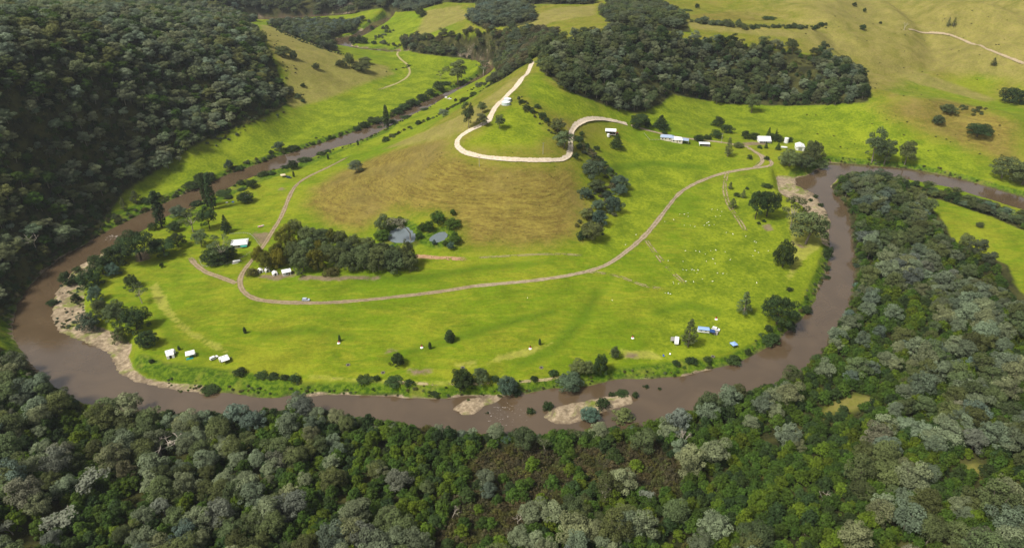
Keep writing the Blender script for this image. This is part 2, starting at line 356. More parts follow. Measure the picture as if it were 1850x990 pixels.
# ------------------------------------------------------------------ forests: outlines on the ground
def W_(*p): return np.array(p, float)
def wpoly(pix, extra=()):
    d = []
    for i in range(len(pix)-1):
        a = np.array(pix[i], float); b = np.array(pix[i+1], float); k = max(1, int(np.hypot(*(b-a))/12))
        for j in range(k): d.append(a+(b-a)*j/k)
    d.append(np.array(pix[-1], float)); d = np.array(d)
    w = cast(d[:, 0], d[:, 1])
    return np.vstack([w, np.array(extra, float)]) if len(extra) else w
FOREST = {
 'left': wpoly([(-60,640),(5,575),(40,520),(70,488),(110,462),(150,440),(172,410),(200,385),(225,352),(262,325),(300,300),(345,268),(400,242),(455,225),(495,205),(518,190),(515,160),(500,120),(485,90),(470,62)],
               [(-400,1010),(-430,1225),(-600,1238),(-1250,1238),(-1250,250),(-520,300)]),
 'back_slope': wpoly([(482,46),(560,40),(640,42),(655,36),(645,55),(606,68),(600,82),(618,95),(590,90),(545,72),(505,56)]),
 'far': np.array([(-1250,1245),(-640,1245),(-560,1248),(-470,1264),(-330,1292),(-250,1300),(-200,1290),(-150,1310),(-110,1420),(-60,1650),(-60,2000),(-1250,2000)], float),
 'cliff': wpoly([(722,72),(728,92),(760,98),(830,106),(875,112),(893,124),(900,140),(880,158),(905,146),(940,122),(955,112),(985,92),(1010,70),(985,52),(935,58),(880,58),(800,66)]),
 'ridge': wpoly([(975,128),(1000,146),(1040,172),(1090,190),(1150,206),(1195,190),(1215,172),(1260,180),(1330,190),(1420,192),(1500,190),(1568,186),(1575,160),(1560,128),(1500,105),(1450,98),(1400,90),(1330,82),(1260,74),(1180,64),(1110,58),(1060,64),(1010,80),(985,105)]),
 'top': wpoly([(842,36),(865,50),(930,50),(968,40),(975,26),(940,12),(900,6),(862,14)]),
 'top_right': wpoly([(1080,26),(1112,46),(1180,56),(1250,60),(1240,36),(1195,12),(1095,3)]),
 'top_band': wpoly([(705,24),(755,20),(800,5),(900,8),(1075,9),(1075,2),(1000,-8),(860,-10),(760,-8)]),
 'right': wpoly([(1500,340),(1518,362),(1538,398),(1546,450),(1546,520),(1530,572),(1500,606),(1478,640),(1445,672),(1395,702),(1320,724),(1255,744),(1200,764),(1120,782),(960,790),(880,790),(780,782),(640,762),(560,750),(450,752),(330,756),(230,756),(150,742),(85,706),(30,650),(-60,625)],
               [(-520,300),(-560,120),(-380,85),(380,85),(640,150),(760,420),(620,440)]+list(map(tuple, cast([1850,1815,1800,1760,1700,1690,1665,1630,1600,1560,1530],[556,520,480,460,436,405,372,346,338,340,342])))),
 'hedge': wpoly([(1560,318),(1600,322),(1640,330),(1700,345),(1760,362),(1800,380),(1870,408),(1870,425),(1790,392),(1700,362),(1640,350),(1560,345),(1515,345),(1510,330)]),
}
GAPS = [cpoly(p, 8) for p in [
  [(1500,722),(1530,710),(1590,712),(1600,722),(1550,745),(1500,750),(1475,770),(1465,760)],[(1672,700),(1692,712),(1690,780),(1676,782)],[(1715,838),(1760,830),(1800,850),(1790,870),(1740,860)],
  [(1600,430),(1650,425),(1655,440),(1610,446)],[(1570,585),(1545,590),(1540,625),(1570,620)],[(1340,850),(1400,860),(1380,880),(1345,872)],
  [(140,205),(190,215),(200,222),(140,220)]]]
SCRUB = [cpoly(p, 10) for p in [[(845,840),(890,805),(960,800),(1010,820),(1030,850),(1035,905),(1000,950),(920,985),(830,985),(815,930),(835,880)],
                                [(1040,815),(1110,800),(1200,805),(1245,840),(1240,890),(1180,905),(1090,900),(1045,860)],[(800,930),(860,900),(900,990),(760,990)]]]
WATTLE = [cpoly(p, 10) for p in [[(640,770),(760,790),(880,800),(1020,800),(1030,870),(960,880),(930,800),(860,830),(800,900),(740,920),(690,850),(640,830),(600,790)],
                                 [(1250,900),(1350,870),(1420,830),(1500,800),(1560,860),(1500,940),(1400,985),(1250,985)],[(560,860),(640,850),(700,900),(660,985),(540,985)]]]
ff = np.zeros(TX.shape)
for k, P in FOREST.items():
    ff = np.maximum(ff, sstep(12 if k == 'right' else 5, 2 if k == 'right' else -5, poly_sd(TX, TY, P, 40)))
for gp in GAPS: ff = np.minimum(ff, .45+.55*sstep(-4, 6, poly_sd(TX, TY, gp, 40)))

# ------------------------------------------------------------------ the ground sheet
nx, ny = len(GX), len(GY)
def sheet_mesh(name, V, Fq):
    me = bpy.data.meshes.new(name)
    me.vertices.add(len(V)); me.vertices.foreach_set("co", np.asarray(V, np.float32).ravel())
    n = len(Fq); k = Fq.shape[1]
    me.loops.add(n*k); me.loops.foreach_set("vertex_index", Fq.astype(np.int32).ravel())
    me.polygons.add(n); me.polygons.foreach_set("loop_start", np.arange(n, dtype=np.int32)*k)
    me.update(calc_edges=True); me.validate()
    return me
def vattr(me, name, arr):
    a = me.attributes.new(name, 'FLOAT_COLOR', 'POINT'); a.data.foreach_set("color", np.asarray(arr, np.float32).ravel())
idx = np.arange(nx*ny).reshape(ny, nx)
Fq = np.stack([idx[:-1, :-1], idx[:-1, 1:], idx[1:, 1:], idx[1:, :-1]], -1).reshape(-1, 4)
gme = sheet_mesh("ground", np.stack([TX, TY, TZ], -1).reshape(-1, 3), Fq)
gme.polygons.foreach_set("use_smooth", np.ones(len(gme.polygons), bool))
far_dry = sstep(14, 40, TZ)*.55*(1-ff)
m_gold = mask_of(Z_GOLD, TX, TY, 10)
m_lush = mask_of(Z_LUSH, TX, TY, 12)
m_brown = np.maximum(np.maximum(mask_of(Z_BROWN[:1], TX, TY, 20), .6*mask_of(Z_BROWN[1:2], TX, TY, 8)), np.maximum(np.maximum(.84*mask_of(Z_BROWN[2:3], TX, TY, 22), .7*mask_of(Z_BROWN[3:], TX, TY, 25)), far_dry*(1-m_lush)))
m_brown = np.maximum(m_brown, .62*mask_of(Z_GOLD[-1:], TX, TY, 10))
dry_r = sstep(230, 420, TX)*sstep(680, 780, TY)*hill*(1-m_lush)*(1-ff)
m_gold = np.maximum(m_gold, dry_r*(.6+.4*sstep(.36, .56, fbm(TX, TY, 90, 91))))
m_brown = np.maximum(m_brown, .62*dry_r)
m_gold = np.maximum(m_gold, mask_of(GAPS, TX, TY, 6))
m_swale = mask_of(Z_SWALE, TX, TY, 5)
m_sand = sstep(3, -2, sand_d)
m_sand = np.maximum(m_sand, .9*sstep(2.2, .2, WS)*sstep(.45, .6, fbm(TX, TY, 40, 77)))
m_bank = np.maximum(mask_of(Z_BANK, TX, TY, 4), .8*sstep(9, 4, WS)*(1-m_sand)*(1-ff))
m_dirt = mask_of(Z_DIRT, TX, TY, 2.2)
m_pale = mask_of(Z_PALE, TX, TY, 2.5)
m_rock = .7*mask_of(Z_ROCK, TX, TY, 6)
pond_edge = np.zeros(TX.shape)
for P, zp in POND_W: pond_edge = np.maximum(pond_edge, sstep(9, 3, poly_sd(TX, TY, P, 40)))
m_bank = np.maximum(m_bank, pond_edge)
vattr(gme, "za", np.stack([m_brown, m_lush, m_sand, ff], -1))
vattr(gme, "zb", np.stack([m_dirt, m_rock, m_bank, m_gold], -1))
vattr(gme, "zc", np.stack([m_pale, sstep(1.2, -.2, WS), pond_edge, m_swale], -1))

def ground_material():
    m, nt, out = new_mat("pasture and soil"); g = NT(nt)
    P = g.n("ShaderNodeTexCoord").outputs["Object"]
    a = g.attr("za"); b = g.attr("zb"); c = g.attr("zc")
    brown, lush, sand = g.sep(a.outputs["Color"])[:3]; litter = a.outputs["Alpha"]
    dirt, rock, bankm = g.sep(b.outputs["Color"])[:3]; gold = b.outputs["Alpha"]
    pale, wet, reed = g.sep(c.outputs["Color"])[:3]
    big = g.noise(P, .012, 4, .6); mid = g.noise(P, .06, 4, .6, .4); fine = g.noise(P, .45, 4, .65); micro = g.noise(P, 1.6, 2, .6)
    mp = g.n("ShaderNodeMapping"); g.link(P, mp.inputs[0]); mp.inputs["Scale"].default_value = (.05, .16, .1); mp.inputs["Rotation"].default_value = (0, 0, .35)
    streak = g.noise(mp.outputs[0], 1.0, 5, .7, 1.2)
    tx = g.math('ADD', g.math('MULTIPLY', fine, .6), g.math('MULTIPLY', micro, .4))
    mz = g.n("ShaderNodeMapping"); g.link(P, mz.inputs[0]); mz.inputs["Scale"].default_value = (.07, .07, .9)
    terr = g.noise(mz.outputs[0], 1.0, 5, .7, .5)              # grass follows the contours of the slopes
    mz2 = g.n("ShaderNodeMapping"); g.link(P, mz2.inputs[0]); mz2.inputs["Scale"].default_value = (.30, .30, 2.2)
    terr2 = g.noise(mz2.outputs[0], 1.0, 4, .75, .4)
    jit = g.math('ADD', g.math('MULTIPLY', g.math('SUBTRACT', mid, .5), .9), g.math('MULTIPLY', g.math('SUBTRACT', fine, .5), .7))
    def edge(mask, k=1.0, lo=.35, hi=.65): return g.ss(g.math('ADD', mask, g.math('MULTIPLY', jit, k)), lo, hi)
    # pasture
    grass = g.mix(g.ss(g.math('ADD', g.math('MULTIPLY', big, .5), g.math('MULTIPLY', streak, .5)), .40, .62), (.104, .163, .004), (.188, .208, .012))
    grass = g.mix(g.math('MULTIPLY', g.ss(mid, .55, .8), .4), grass, (.08, .135, .006))
    lushc = g.mix(g.ss(g.math('ADD', g.math('MULTIPLY', mid, .5), g.math('MULTIPLY', fine, .5)), .36, .66), (.104, .160, .005), (.182, .216, .010))
    c1 = g.mix(g.math('MULTIPLY', edge(lush, .7, .1, .9), .85), grass, lushc)
    c1 = g.mix(g.math('MULTIPLY', edge(c.outputs['Alpha'], .8, .1, .8), .8), c1, (.074, .128, .004))
    brownc = g.mix(g.ss(g.math('ADD', g.math('MULTIPLY', terr, .55), g.math('MULTIPLY', terr2, .45)), .38, .62), (.112, .080, .018), (.205, .168, .032))
    brownc = g.mix(g.ss(big, .5, .7), brownc, (.155, .122, .034))
    c1 = g.mix(edge(brown, .9, .12, .95), c1, brownc)
    goldc = g.mix(g.ss(g.math('ADD', g.math('MULTIPLY', terr, .5), g.math('MULTIPLY', terr2, .5)), .36, .62), (.225, .185, .062), (.180, .170, .036))
    c1 = g.mix(g.math('MULTIPLY', edge(gold, .8, .2, .8), .85), c1, goldc)
    palec = g.mix(fine, (.27, .25, .06), (.24, .25, .03))
    c1 = g.mix(g.math('MULTIPLY', edge(pale, 1.0, .3, .8), .8), c1, palec)
    bankc = g.mix(g.ss(fine, .35, .65), (.035, .080, .004), (.095, .145, .008))
    bankc = g.mix(g.ss(mid, .5, .72), bankc, (.13, .135, .02))
    c1 = g.mix(edge(bankm, .8, .3, .7), c1, bankc)
    tusk = g.ss(g.noise(P, .22, 5, .75), .55, .75)
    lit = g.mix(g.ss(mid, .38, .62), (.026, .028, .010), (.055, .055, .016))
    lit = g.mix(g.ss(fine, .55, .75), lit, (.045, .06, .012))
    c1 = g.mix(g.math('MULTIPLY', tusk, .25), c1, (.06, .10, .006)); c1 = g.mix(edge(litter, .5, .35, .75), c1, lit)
    rockc = g.mix(g.ss(g.noise(P, .25, 6, .7, 1.5), .4, .62), (.07, .058, .045), (.23, .19, .14))
    c1 = g.mix(edge(rock, 1.0), c1, rockc)
    dirtc = g.mix(fine, (.13, .092, .062), (.215, .16, .105))
    c1 = g.mix(g.math('MULTIPLY', edge(dirt, 1.3, .3, .85), .9), c1, dirtc)
    sandc = g.mix(g.ss(fine, .3, .7), (.225, .172, .108), (.345, .275, .185))
    sandc = g.mix(g.ss(mid, .50, .64), sandc, (.12, .15, .02)); sandc = g.mix(g.ss(g.noise(P, .12, 4, .7, .8), .5, .66), sandc, (.15, .115, .075))
    c1 = g.mix(edge(sand, .45), c1, sandc)
    c1 = g.mix(g.math('MULTIPLY', wet, .75), c1, (.085, .06, .042))
    tus = g.ss(g.noise(P, .8, 3, .7), .58, .74); c1 = g.mix(g.math('MULTIPLY', tus, .30), c1, g.mix(1.0, c1, (.45, .6, .5), 'MULTIPLY'))
    pal = g.ss(g.noise(P, .33, 4, .7, .6), .60, .76); c1 = g.mix(g.math('MULTIPLY', pal, .28), c1, (.27, .25, .06))
    # blade-scale mottling
    v = g.math('ADD', .66, g.math('MULTIPLY', g.ss(g.math('ADD', g.math('MULTIPLY', tx, .6), g.math('MULTIPLY', mid, .4)), .3, .7), .66))
    vv = g.n("ShaderNodeCombineColor"); [g.link(v, vv.inputs[i]) for i in range(3)]
    c1 = g.mix(1.0, c1, vv.outputs[0], 'MULTIPLY')
    p = pbsdf(g, c1, .95, .08, g.bump(tx, .55, .4))
    g.link(p.outputs[0], out.inputs[0]); return m
gme.materials.append(ground_material())
ground = bpy.data.objects.new("ground", gme); col.objects.link(ground); ground["kind"] = "structure"
ground["label"] = "grassy river flats and hills under the whole valley"

# ------------------------------------------------------------------ water
def water_material(name, deep, foam=True):
    m, nt, out = new_mat(name); g = NT(nt)
    P = g.n("ShaderNodeTexCoord").outputs["Object"]
    n1 = g.ss(g.noise(P, .03, 4, .6, 1.0), .3, .7); n2 = g.noise(P, .9, 3, .6, .6); n3 = g.noise(P, .25, 4, .6, 1.0)
    colr = g.mix(n1, tuple(x*.88 for x in deep), tuple(x*1.12 for x in deep))
    h = g.math('ADD', g.math('MULTIPLY', n2, .5), g.math('MULTIPLY', n3, .5))
    rough = .06 if foam else .02
    if foam:
        fa = g.sep(g.attr("foam").outputs["Color"])[0]
        mp = g.n("ShaderNodeMapping"); g.link(P, mp.inputs[0]); mp.inputs["Scale"].default_value = (.5, 1.0, 1)
        fn = g.noise(mp.outputs[0], .9, 4, .7, .8)
        fm = g.ss(g.math('MULTIPLY', fa, fn), .52, .62)
        colr = g.mix(g.math('MULTIPLY', fm, .85), colr, (.55, .5, .46))
        rough = g.math('ADD', .06, g.math('MULTIPLY', fm, .6))
    p = pbsdf(g, colr, rough, .5, g.bump(h, .14 if foam else .03, .25)); p.inputs["IOR"].default_value = 1.95
    g.link(p.outputs[0], out.inputs[0]); return m
def cells_mesh(name, mask, xs, ys, z):
    ny_, nx_ = mask.shape
    q = np.argwhere(mask[:-1, :-1] | mask[1:, :-1] | mask[:-1, 1:] | mask[1:, 1:])
    ids = {}; V = []; Fs = []
    for j, i in q:
        f = []
        for a, b in ((j, i), (j, i+1), (j+1, i+1), (j+1, i)):
            k = a*nx_+b
            if k not in ids: ids[k] = len(V); V.append((xs[b], ys[a], z))
            f.append(ids[k])
        Fs.append(f)
    return np.array(V), np.array(Fs)
rx = np.arange(-900, 905, 6.0); ry = np.arange(230, 1420, 6.0)
rgx, rgy = np.meshgrid(rx, ry)
rs_ = np.minimum(np.minimum(poly_sd(rgx, rgy, RIVER), poly_sd(rgx, rgy, RIVER2)), poly_sd(rgx, rgy, RIVER3))
V, Fs = cells_mesh("river", rs_ < 5, rx, ry, 0.0)
rme = sheet_mesh("river", V, Fs)
foam = np.zeros(len(V))
for (u, v, r, s) in [(915,747,18,.88),(885,753,10,.9),(965,748,8,.86),(205,428,9,1.0),(190,434,8,.9),(220,421,8,.8),(1160,735,14,.62),(300,375,10,.6),(640,62,20,.8),(260,400,10,.7)]:
    p = on_plane(u, v, 0); d = np.hypot(V[:, 0]-p[0], V[:, 1]-p[1]); foam = np.maximum(foam, s*sstep(r*1.5, r*.4, d))
vattr(rme, "foam", np.stack([foam]*4, -1))
rme.materials.append(water_material("muddy river water", (.088, .060, .033)))
river = bpy.data.objects.new("river", rme); col.objects.link(river); river["kind"] = "structure"; river["label"] = "brown muddy river looping round the green flats"
pond_mat = water_material("still pond water", (.14, .17, .178), False)  # pale turbid water, with the sky's reflection put into its base colour
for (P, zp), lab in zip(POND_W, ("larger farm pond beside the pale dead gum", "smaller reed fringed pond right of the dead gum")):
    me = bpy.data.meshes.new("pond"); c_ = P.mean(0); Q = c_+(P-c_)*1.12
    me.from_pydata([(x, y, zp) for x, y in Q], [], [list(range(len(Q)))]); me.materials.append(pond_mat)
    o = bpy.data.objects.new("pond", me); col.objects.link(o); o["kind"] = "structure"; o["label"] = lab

# ------------------------------------------------------------------ roads and tracks
def catmull(p, step=3.0):
    p = np.asarray(p, float); out = []
    q = np.vstack([2*p[0]-p[1], p, 2*p[-1]-p[-2]])
    for i in range(1, len(q)-2):
        n = max(2, int(np.hypot(*(q[i+1]-q[i]))/step))
        for k in range(n):
            t = k/n
            out.append(.5*((2*q[i])+(-q[i-1]+q[i+1])*t+(2*q[i-1]-5*q[i]+4*q[i+1]-q[i+2])*t*t+(-q[i-1]+3*q[i]-3*q[i+1]+q[i+2])*t**3))
    out.append(p[-1]); return np.array(out)
def road_material(name, c0, c1, ruts, patchy):
    m, nt, out = new_mat(name); g = NT(nt)
    P = g.n("ShaderNodeTexCoord").outputs["Object"]
    ac = g.sep(g.attr("across").outputs["Color"]); x = ac[0]; ends = ac[1]          # 0..1 across the road
    e = g.math('ABSOLUTE', g.math('SUBTRACT', g.math('MULTIPLY', x, 2.0), 1.0))
    f1 = g.noise(P, .5, 4, .65); f2 = g.noise(P, .09, 3, .6)
    colr = g.mix(g.ss(f1, .3, .7), c0, c1)
    colr = g.mix(g.math('MULTIPLY', g.ss(f2, .5, .75), .5), colr, tuple(v*.62 for v in c0))
    wheel = g.ss(g.math('ABSOLUTE', g.math('SUBTRACT', e, .48)), .34, .08)
    colr = g.mix(g.math('MULTIPLY', wheel, .35), colr, c1)
    j = g.math('ADD', g.math('MULTIPLY', g.math('SUBTRACT', f1, .5), 1.1), g.math('MULTIPLY', g.math('SUBTRACT', f2, .5), 1.0))
    alpha = g.ss(g.math('ADD', e, j), .98, .72)
    if ruts:
        alpha = g.math('MULTIPLY', alpha, g.math('ADD', 1-ruts, g.math('MULTIPLY', g.ss(g.math('ADD', e, g.math('MULTIPLY', j, .35)), .18, .34), ruts)))
    alpha = g.math('MULTIPLY', alpha, g.ss(g.math('ADD', ends, g.math('MULTIPLY', j, .5)), .15, .75))
    if patchy: alpha = g.math('MULTIPLY', alpha, g.ss(g.noise(P, .13, 4, .65), .5-.1*patchy, .62-.1*patchy))
    p = pbsdf(g, colr, .95, .1, g.bump(f1, .4, .1))
    tr = g.n("ShaderNodeBsdfTransparent"); ms = g.n("ShaderNodeMixShader")
    g.link(alpha, ms.inputs[0]); g.link(tr.outputs[0], ms.inputs[1]); g.link(p.outputs[0], ms.inputs[2]); g.link(ms.outputs[0], out.inputs[0])
    return m
GRAVEL = road_material("pale gravel", (.42, .34, .24), (.58, .50, .39), 0, 0)
TRACK = road_material("earth track", (.175, .135, .08), (.31, .24, .145), .14, 0)
TRACK2 = road_material("greyish gravel track", (.205, .16, .098), (.35, .28, .185), .12, 0)
RUTS = road_material("wheel ruts", (.20, .165, .08), (.30, .25, .13), .95, 1.0)
ORANGE = road_material("orange bare soil", (.30, .17, .09), (.40, .26, .15), 0, 1.2)
def road(pix, width, mat, label, name="dirt_road", lift=.12, fade=(0, 0)):
    pix = catmull(pix, 6); w = cast(pix[:, 0], pix[:, 1])
    w = w[np.concatenate([[True], np.hypot(*np.diff(w, axis=0).T) > .8])]
    # smooth the traced line a little, then lay the ribbon on the ground
    for _ in range(3):
        w[1:-1] = .25*w[:-2]+.5*w[1:-1]+.25*w[2:]
    w = catmull(w[::2] if len(w) > 8 else w, 2.5)
    t = np.gradient(w, axis=0); t /= np.linalg.norm(t, axis=1)[:, None]+1e-9
    nrm = np.stack([-t[:, 1], t[:, 0]], -1)
    K = 7; A = np.linspace(0, 1, K); V = []; AC = []
    wv = width*(.78+.44*fbm(w[:, 0], w[:, 1], 16, 17))[:, None]
    for k in range(K):
        q = w+nrm*((A[k]-.5)*wv)
        hz = np.maximum(H(q[:, 0], q[:, 1]), .2)
        V.append(np.column_stack([q, hz+lift])); AC.append(np.full(len(w), A[k]))
    V = np.stack(V, 1); n = len(w)
    V[:, :, 2] = np.maximum(V[:, :, 2], V[:, K//2:K//2+1, 2]-.5)
    ids = np.arange(n*K).reshape(n, K)
    Fs = np.stack([ids[:-1, :-1], ids[:-1, 1:], ids[1:, 1:], ids[1:, :-1]], -1).reshape(-1, 4)[:, ::-1]
    me = sheet_mesh(name, V.reshape(-1, 3), Fs)
    ac = np.stack(AC, 1).reshape(-1); s_ = np.concatenate([[0], np.cumsum(np.hypot(*np.diff(w, axis=0).T))]); en = np.full(n, 2.0)
    if fade[0]: en = np.minimum(en, s_/fade[0])
    if fade[1]: en = np.minimum(en, (s_[-1]-s_)/fade[1])
    en = np.repeat(en, K); vattr(me, "across", np.stack([ac, en, ac, ac], -1))
    me.materials.append(mat)
    o = bpy.data.objects.new(name, me); col.objects.link(o); o["kind"] = "structure"; o["label"] = label
    return w
road([(962,112),(957,125),(940,148),(915,174),(894,195),(887,208),(884,218),(868,227),(848,236),(830,247),(823,258),(829,270),(852,280),(900,287),(960,290),(1004,290),(1023,287),(1031,277),(1031,262),(1030,246),(1034,231),(1047,221),(1070,216),(1100,217),(1140,227)], 5.8, GRAVEL, "pale gravel road winding round the hill", "gravel_road")
road([(1140,227),(1175,237),(1205,244),(1235,250),(1272,254),(1300,257),(1330,262),(1352,266)], 4.0, TRACK2, "gravel lane past the farmhouses", "gravel_lane")
road([(1352,267),(1368,277),(1385,286),(1396,293),(1394,300),(1370,303),(1340,307),(1300,315),(1260,330),(1230,347),(1210,370),(1190,396),(1165,426),(1130,456),(1095,479),(1050,493),(980,505),(900,513),(855,517)], 4.0, TRACK2, "grey gravel track from the farm across the flats", "gravel_track")
road([(855,517),(800,526),(720,536),(650,543),(590,547),(540,547),(490,545),(455,538),(437,525),(432,505),(440,490),(458,467),(476,444),(492,418),(508,392),(519,365),(532,338),(556,320),(590,304),(640,278)], 4.1, TRACK, "brown earth track past the grove and up the river side", "earth_track", fade=(0, 30))
road([(1352,268),(1375,281),(1379,291),(1373,299),(1362,303)], 4.0, TRACK2, "short cut lane below the farm sheds", "gravel_lane")
road([(340,462),(350,474),(368,490),(398,501),(432,514)], 4.2, TRACK, "brown side track to the riverside camp", "earth_track", fade=(14, 0))
road([(1315,309),(1309,330),(1311,355),(1322,380),(1337,400),(1348,421)], 4.0, RUTS, "two wheel ruts on the right flats", "wheel_ruts", fade=(6, 12))
road([(1166,432),(1190,465),(1215,492),(1242,517)], 4.0, RUTS, "faint wheel ruts branching from the gravel track", "wheel_ruts", fade=(6, 12))
road([(742,463),(780,465),(830,468),(860,467)], 5.0, ORANGE, "orange bare soil strip right of the grove", "soil_strip", fade=(4, 18))
road([(860,466),(930,462),(1000,459),(1060,462)], 2.2, RUTS, "faint track below the brown hill", "wheel_ruts", fade=(6, 12))
road([(724,93),(714,98),(722,108),(737,116),(743,130),(735,142),(714,152),(690,161),(662,168)], 3.4, road_material("straw track", (.25,.215,.09),(.33,.29,.14),0,0), "straw coloured track on the far meadow", "straw_track", fade=(6, 40))
road([(1642,54),(1680,60),(1715,64),(1740,72),(1780,88),(1815,102),(1856,118)], 3.8, road_material("hill road soil", (.28,.215,.13),(.36,.29,.19),0,0), "straw dirt road over the right hills", "hill_road")
road([(1050,490),(1110,497),(1160,515),(1215,525)], 3.0, RUTS, "faint worn line across the lawn", "wheel_ruts", fade=(6, 12))
SANDL = road_material("worn sandy edge", (.26, .22, .10), (.34, .28, .15), 0, .3)
road([(560,681),(610,684),(660,688),(690,690)], 2.0, SANDL, "pale worn edge at the top of the bottom bank, left", "worn_edge", fade=(8, 8))
road([(696,688),(740,692),(800,694),(850,693),(900,690)], 2.0, SANDL, "pale worn edge at the top of the bottom bank, middle", "worn_edge", fade=(8, 8))
road([(925,690),(960,688),(1000,684),(1030,676)], 1.6, SANDL, "pale worn edge at the top of the bottom bank, right", "worn_edge", fade=(8, 8))

# ------------------------------------------------------------------ tree and shrub builders
def foliage(name, c, bright=1.3):
    if name in MATS: return MATS[name]
    m, nt, out = new_mat(name); g = NT(nt)
    r = g.sep(g.attr("rnd").outputs["Color"])[0]
    oi = g.n("ShaderNodeObjectInfo").outputs["Random"]
    warm = (c[0]*1.12, c[1]*1.0, c[2]*.8); cool = (c[0]*.9, c[1]*1.0, c[2]*1.08)
    h = g.mix(oi, warm, cool)
    # leaf-by-leaf brightness times a tree-by-tree hue
    r2 = g.math('FRACT', g.math('MULTIPLY', oi, 7.31)); br = g.math('MULTIPLY', g.math('ADD', .55, g.math('MULTIPLY', r, .85)), g.math('ADD', .66, g.math('MULTIPLY', r2, .62))); cc = g.n("ShaderNodeCombineColor"); [g.link(br, cc.inputs[i]) for i in range(3)]
    colr = g.mix(1.0, h, cc.outputs[0], 'MULTIPLY')
    d = pbsdf(g, colr, .75, .18)
    t = g.n("ShaderNodeBsdfTranslucent"); g.link(colr, t.inputs[0])
    ms = g.n("ShaderNodeMixShader"); ms.inputs[0].default_value = .12
    g.link(d.outputs[0], ms.inputs[1]); g.link(t.outputs[0], ms.inputs[2]); g.link(ms.outputs[0], out.inputs[0])
    MATS[name] = m; return m
TINT = {
 'sage': (.138, .166, .092), 'bluegrey': (.098, .130, .090), 'olive': (.080, .102, .036), 'brown': (.092, .086, .042), 'grey': (.130, .142, .104),
 'green': (.046, .086, .009), 'darkgreen': (.030, .054, .013), 'brightgreen': (.075, .115, .007), 'gold': (.125, .125, .010), 'teal': (.066, .104, .066),
 'scrubbrown': (.066, .056, .026), 'scrubolive': (.075, .078, .020), 'hillpale': (.172, .205, .125), 'hillmid': (.128, .162, .084), 'hillolive': (.120, .138, .046), 'mid': (.080, .104, .036), 'fargreen': (.088, .110, .058)}
BARK = plain("grey bark", (.20, .17, .13), .9, .1); PALEBARK = plain("pale bark", (.42, .37, .30), .9, .1); DARKBARK = plain("dark bark", (.07, .055, .04), .95, .1)
def unit(n, rng):
    d = rng.normal(size=(n, 3)); return d/np.linalg.norm(d, axis=1)[:, None]
def cards(C, N, S, rng, asp=.62):
    n = len(C); N = N/(np.linalg.norm(N, axis=1)[:, None]+1e-9)
    T = np.cross(N, unit(n, rng)); T /= np.linalg.norm(T, axis=1)[:, None]+1e-9
    B = np.cross(N, T); S = S[:, None]
    a = T*S*.5; b = B*S*.5*asp
    V = np.stack([C-a-b*.6, C+a*.2-b, C+a+b*.5, C-a*.3+b], 1).reshape(-1, 3)
    return V, np.arange(4*n).reshape(n, 4), LOBE_TONE[0]
LOBE_TONE = [None]
def lobe_cards(lobes, card, cover, rng, zmin=-.45, up=.35):
    Cs = []; Ns = []; Ss = []; Ts = []
    for c, r in lobes:
        c = np.array(c); r = np.array(r)
        area = 4*math.pi*((r[0]*r[1]+r[1]*r[2]+r[0]*r[2])/3)
        n = max(6, int(cover*area*.7/(card*card*.5)))
        d = unit(n*2, rng); d = d[d[:, 2] > zmin][:n]
        sh = rng.uniform(.72, 1.08, len(d))[:, None]
        Cs.append(c+d*r*sh); Ns.append(d/r*r.mean()+rng.normal(size=d.shape)*.45+np.array([0, 0, up])); Ss.append(card*rng.uniform(.6, 1.35, len(d))); Ts.append(.55*rng.rand()+.45*rng.rand(len(d)))
    LOBE_TONE[0] = np.concatenate(Ts)
    return np.vstack(Cs), np.vstack(Ns), np.concatenate(Ss)
def tubes(segs, k=5):
    V = []; Fs = []
    for p0, p1, r0, r1 in segs:
        p0 = Vector(p0); p1 = Vector(p1); q = (p1-p0).to_track_quat('Z', 'Y'); b = len(V)
        for p, r in ((p0, r0), (p1, r1)):
            for i in range(k):
                t = 2*math.pi*i/k; V.append(tuple(p+q @ Vector((r*math.cos(t), r*math.sin(t), 0))))
        for i in range(k):
            j = (i+1) % k; Fs.append((b+i, b+j, b+k+j, b+k+i))
    return np.array(V), np.array(Fs)
def limbs(H0, lobes, rng, r0, fork=.35, n=7):
    lean = rng.normal(size=2)*.35
    f = (lean[0], lean[1], H0*fork)
    segs = [((0, 0, -.6), (lean[0]*.4, lean[1]*.4, H0*fork*.5), r0, r0*.8), ((lean[0]*.4, lean[1]*.4, H0*fork*.5), f, r0*.8, r0*.62)]
    for c, r in [lobes[i] for i in rng.permutation(len(lobes))[:n]]:
        mid = ((f[0]+c[0])*.5+rng.normal()*.3, (f[1]+c[1])*.5+rng.normal()*.3, f[2]+(c[2]-f[2])*.42)
        segs += [(f, mid, r0*.42, r0*.26), (mid, c, r0*.26, r0*.08)]
    return tubes(segs)
def dead_segs(p, d, L, r, lev, rng, out):
    q = p+d*L
    out.append((tuple(p), tuple(q), r, r*.68))
    if lev == 0: return
    for _ in range(rng.randint(2, 4)):
        nd = d+rng.normal(size=3)*(.55 if lev < 3 else .28); nd[2] = max(nd[2], -.1)+.12; nd /= np.linalg.norm(nd)
        dead_segs(q, nd, L*rng.uniform(.6, .85), r*.62, lev-1, rng, out)
def fib(n, zlo, zhi, rng):
    i = np.arange(n)+.5; z = zlo+(zhi-zlo)*i/n; t = i*2.39996+rng.uniform(0, 6.28); s = np.sqrt(np.clip(1-z*z, 0, 1))
    return np.stack([s*np.cos(t), s*np.sin(t), z], -1)+rng.normal(size=(n, 3))*.10
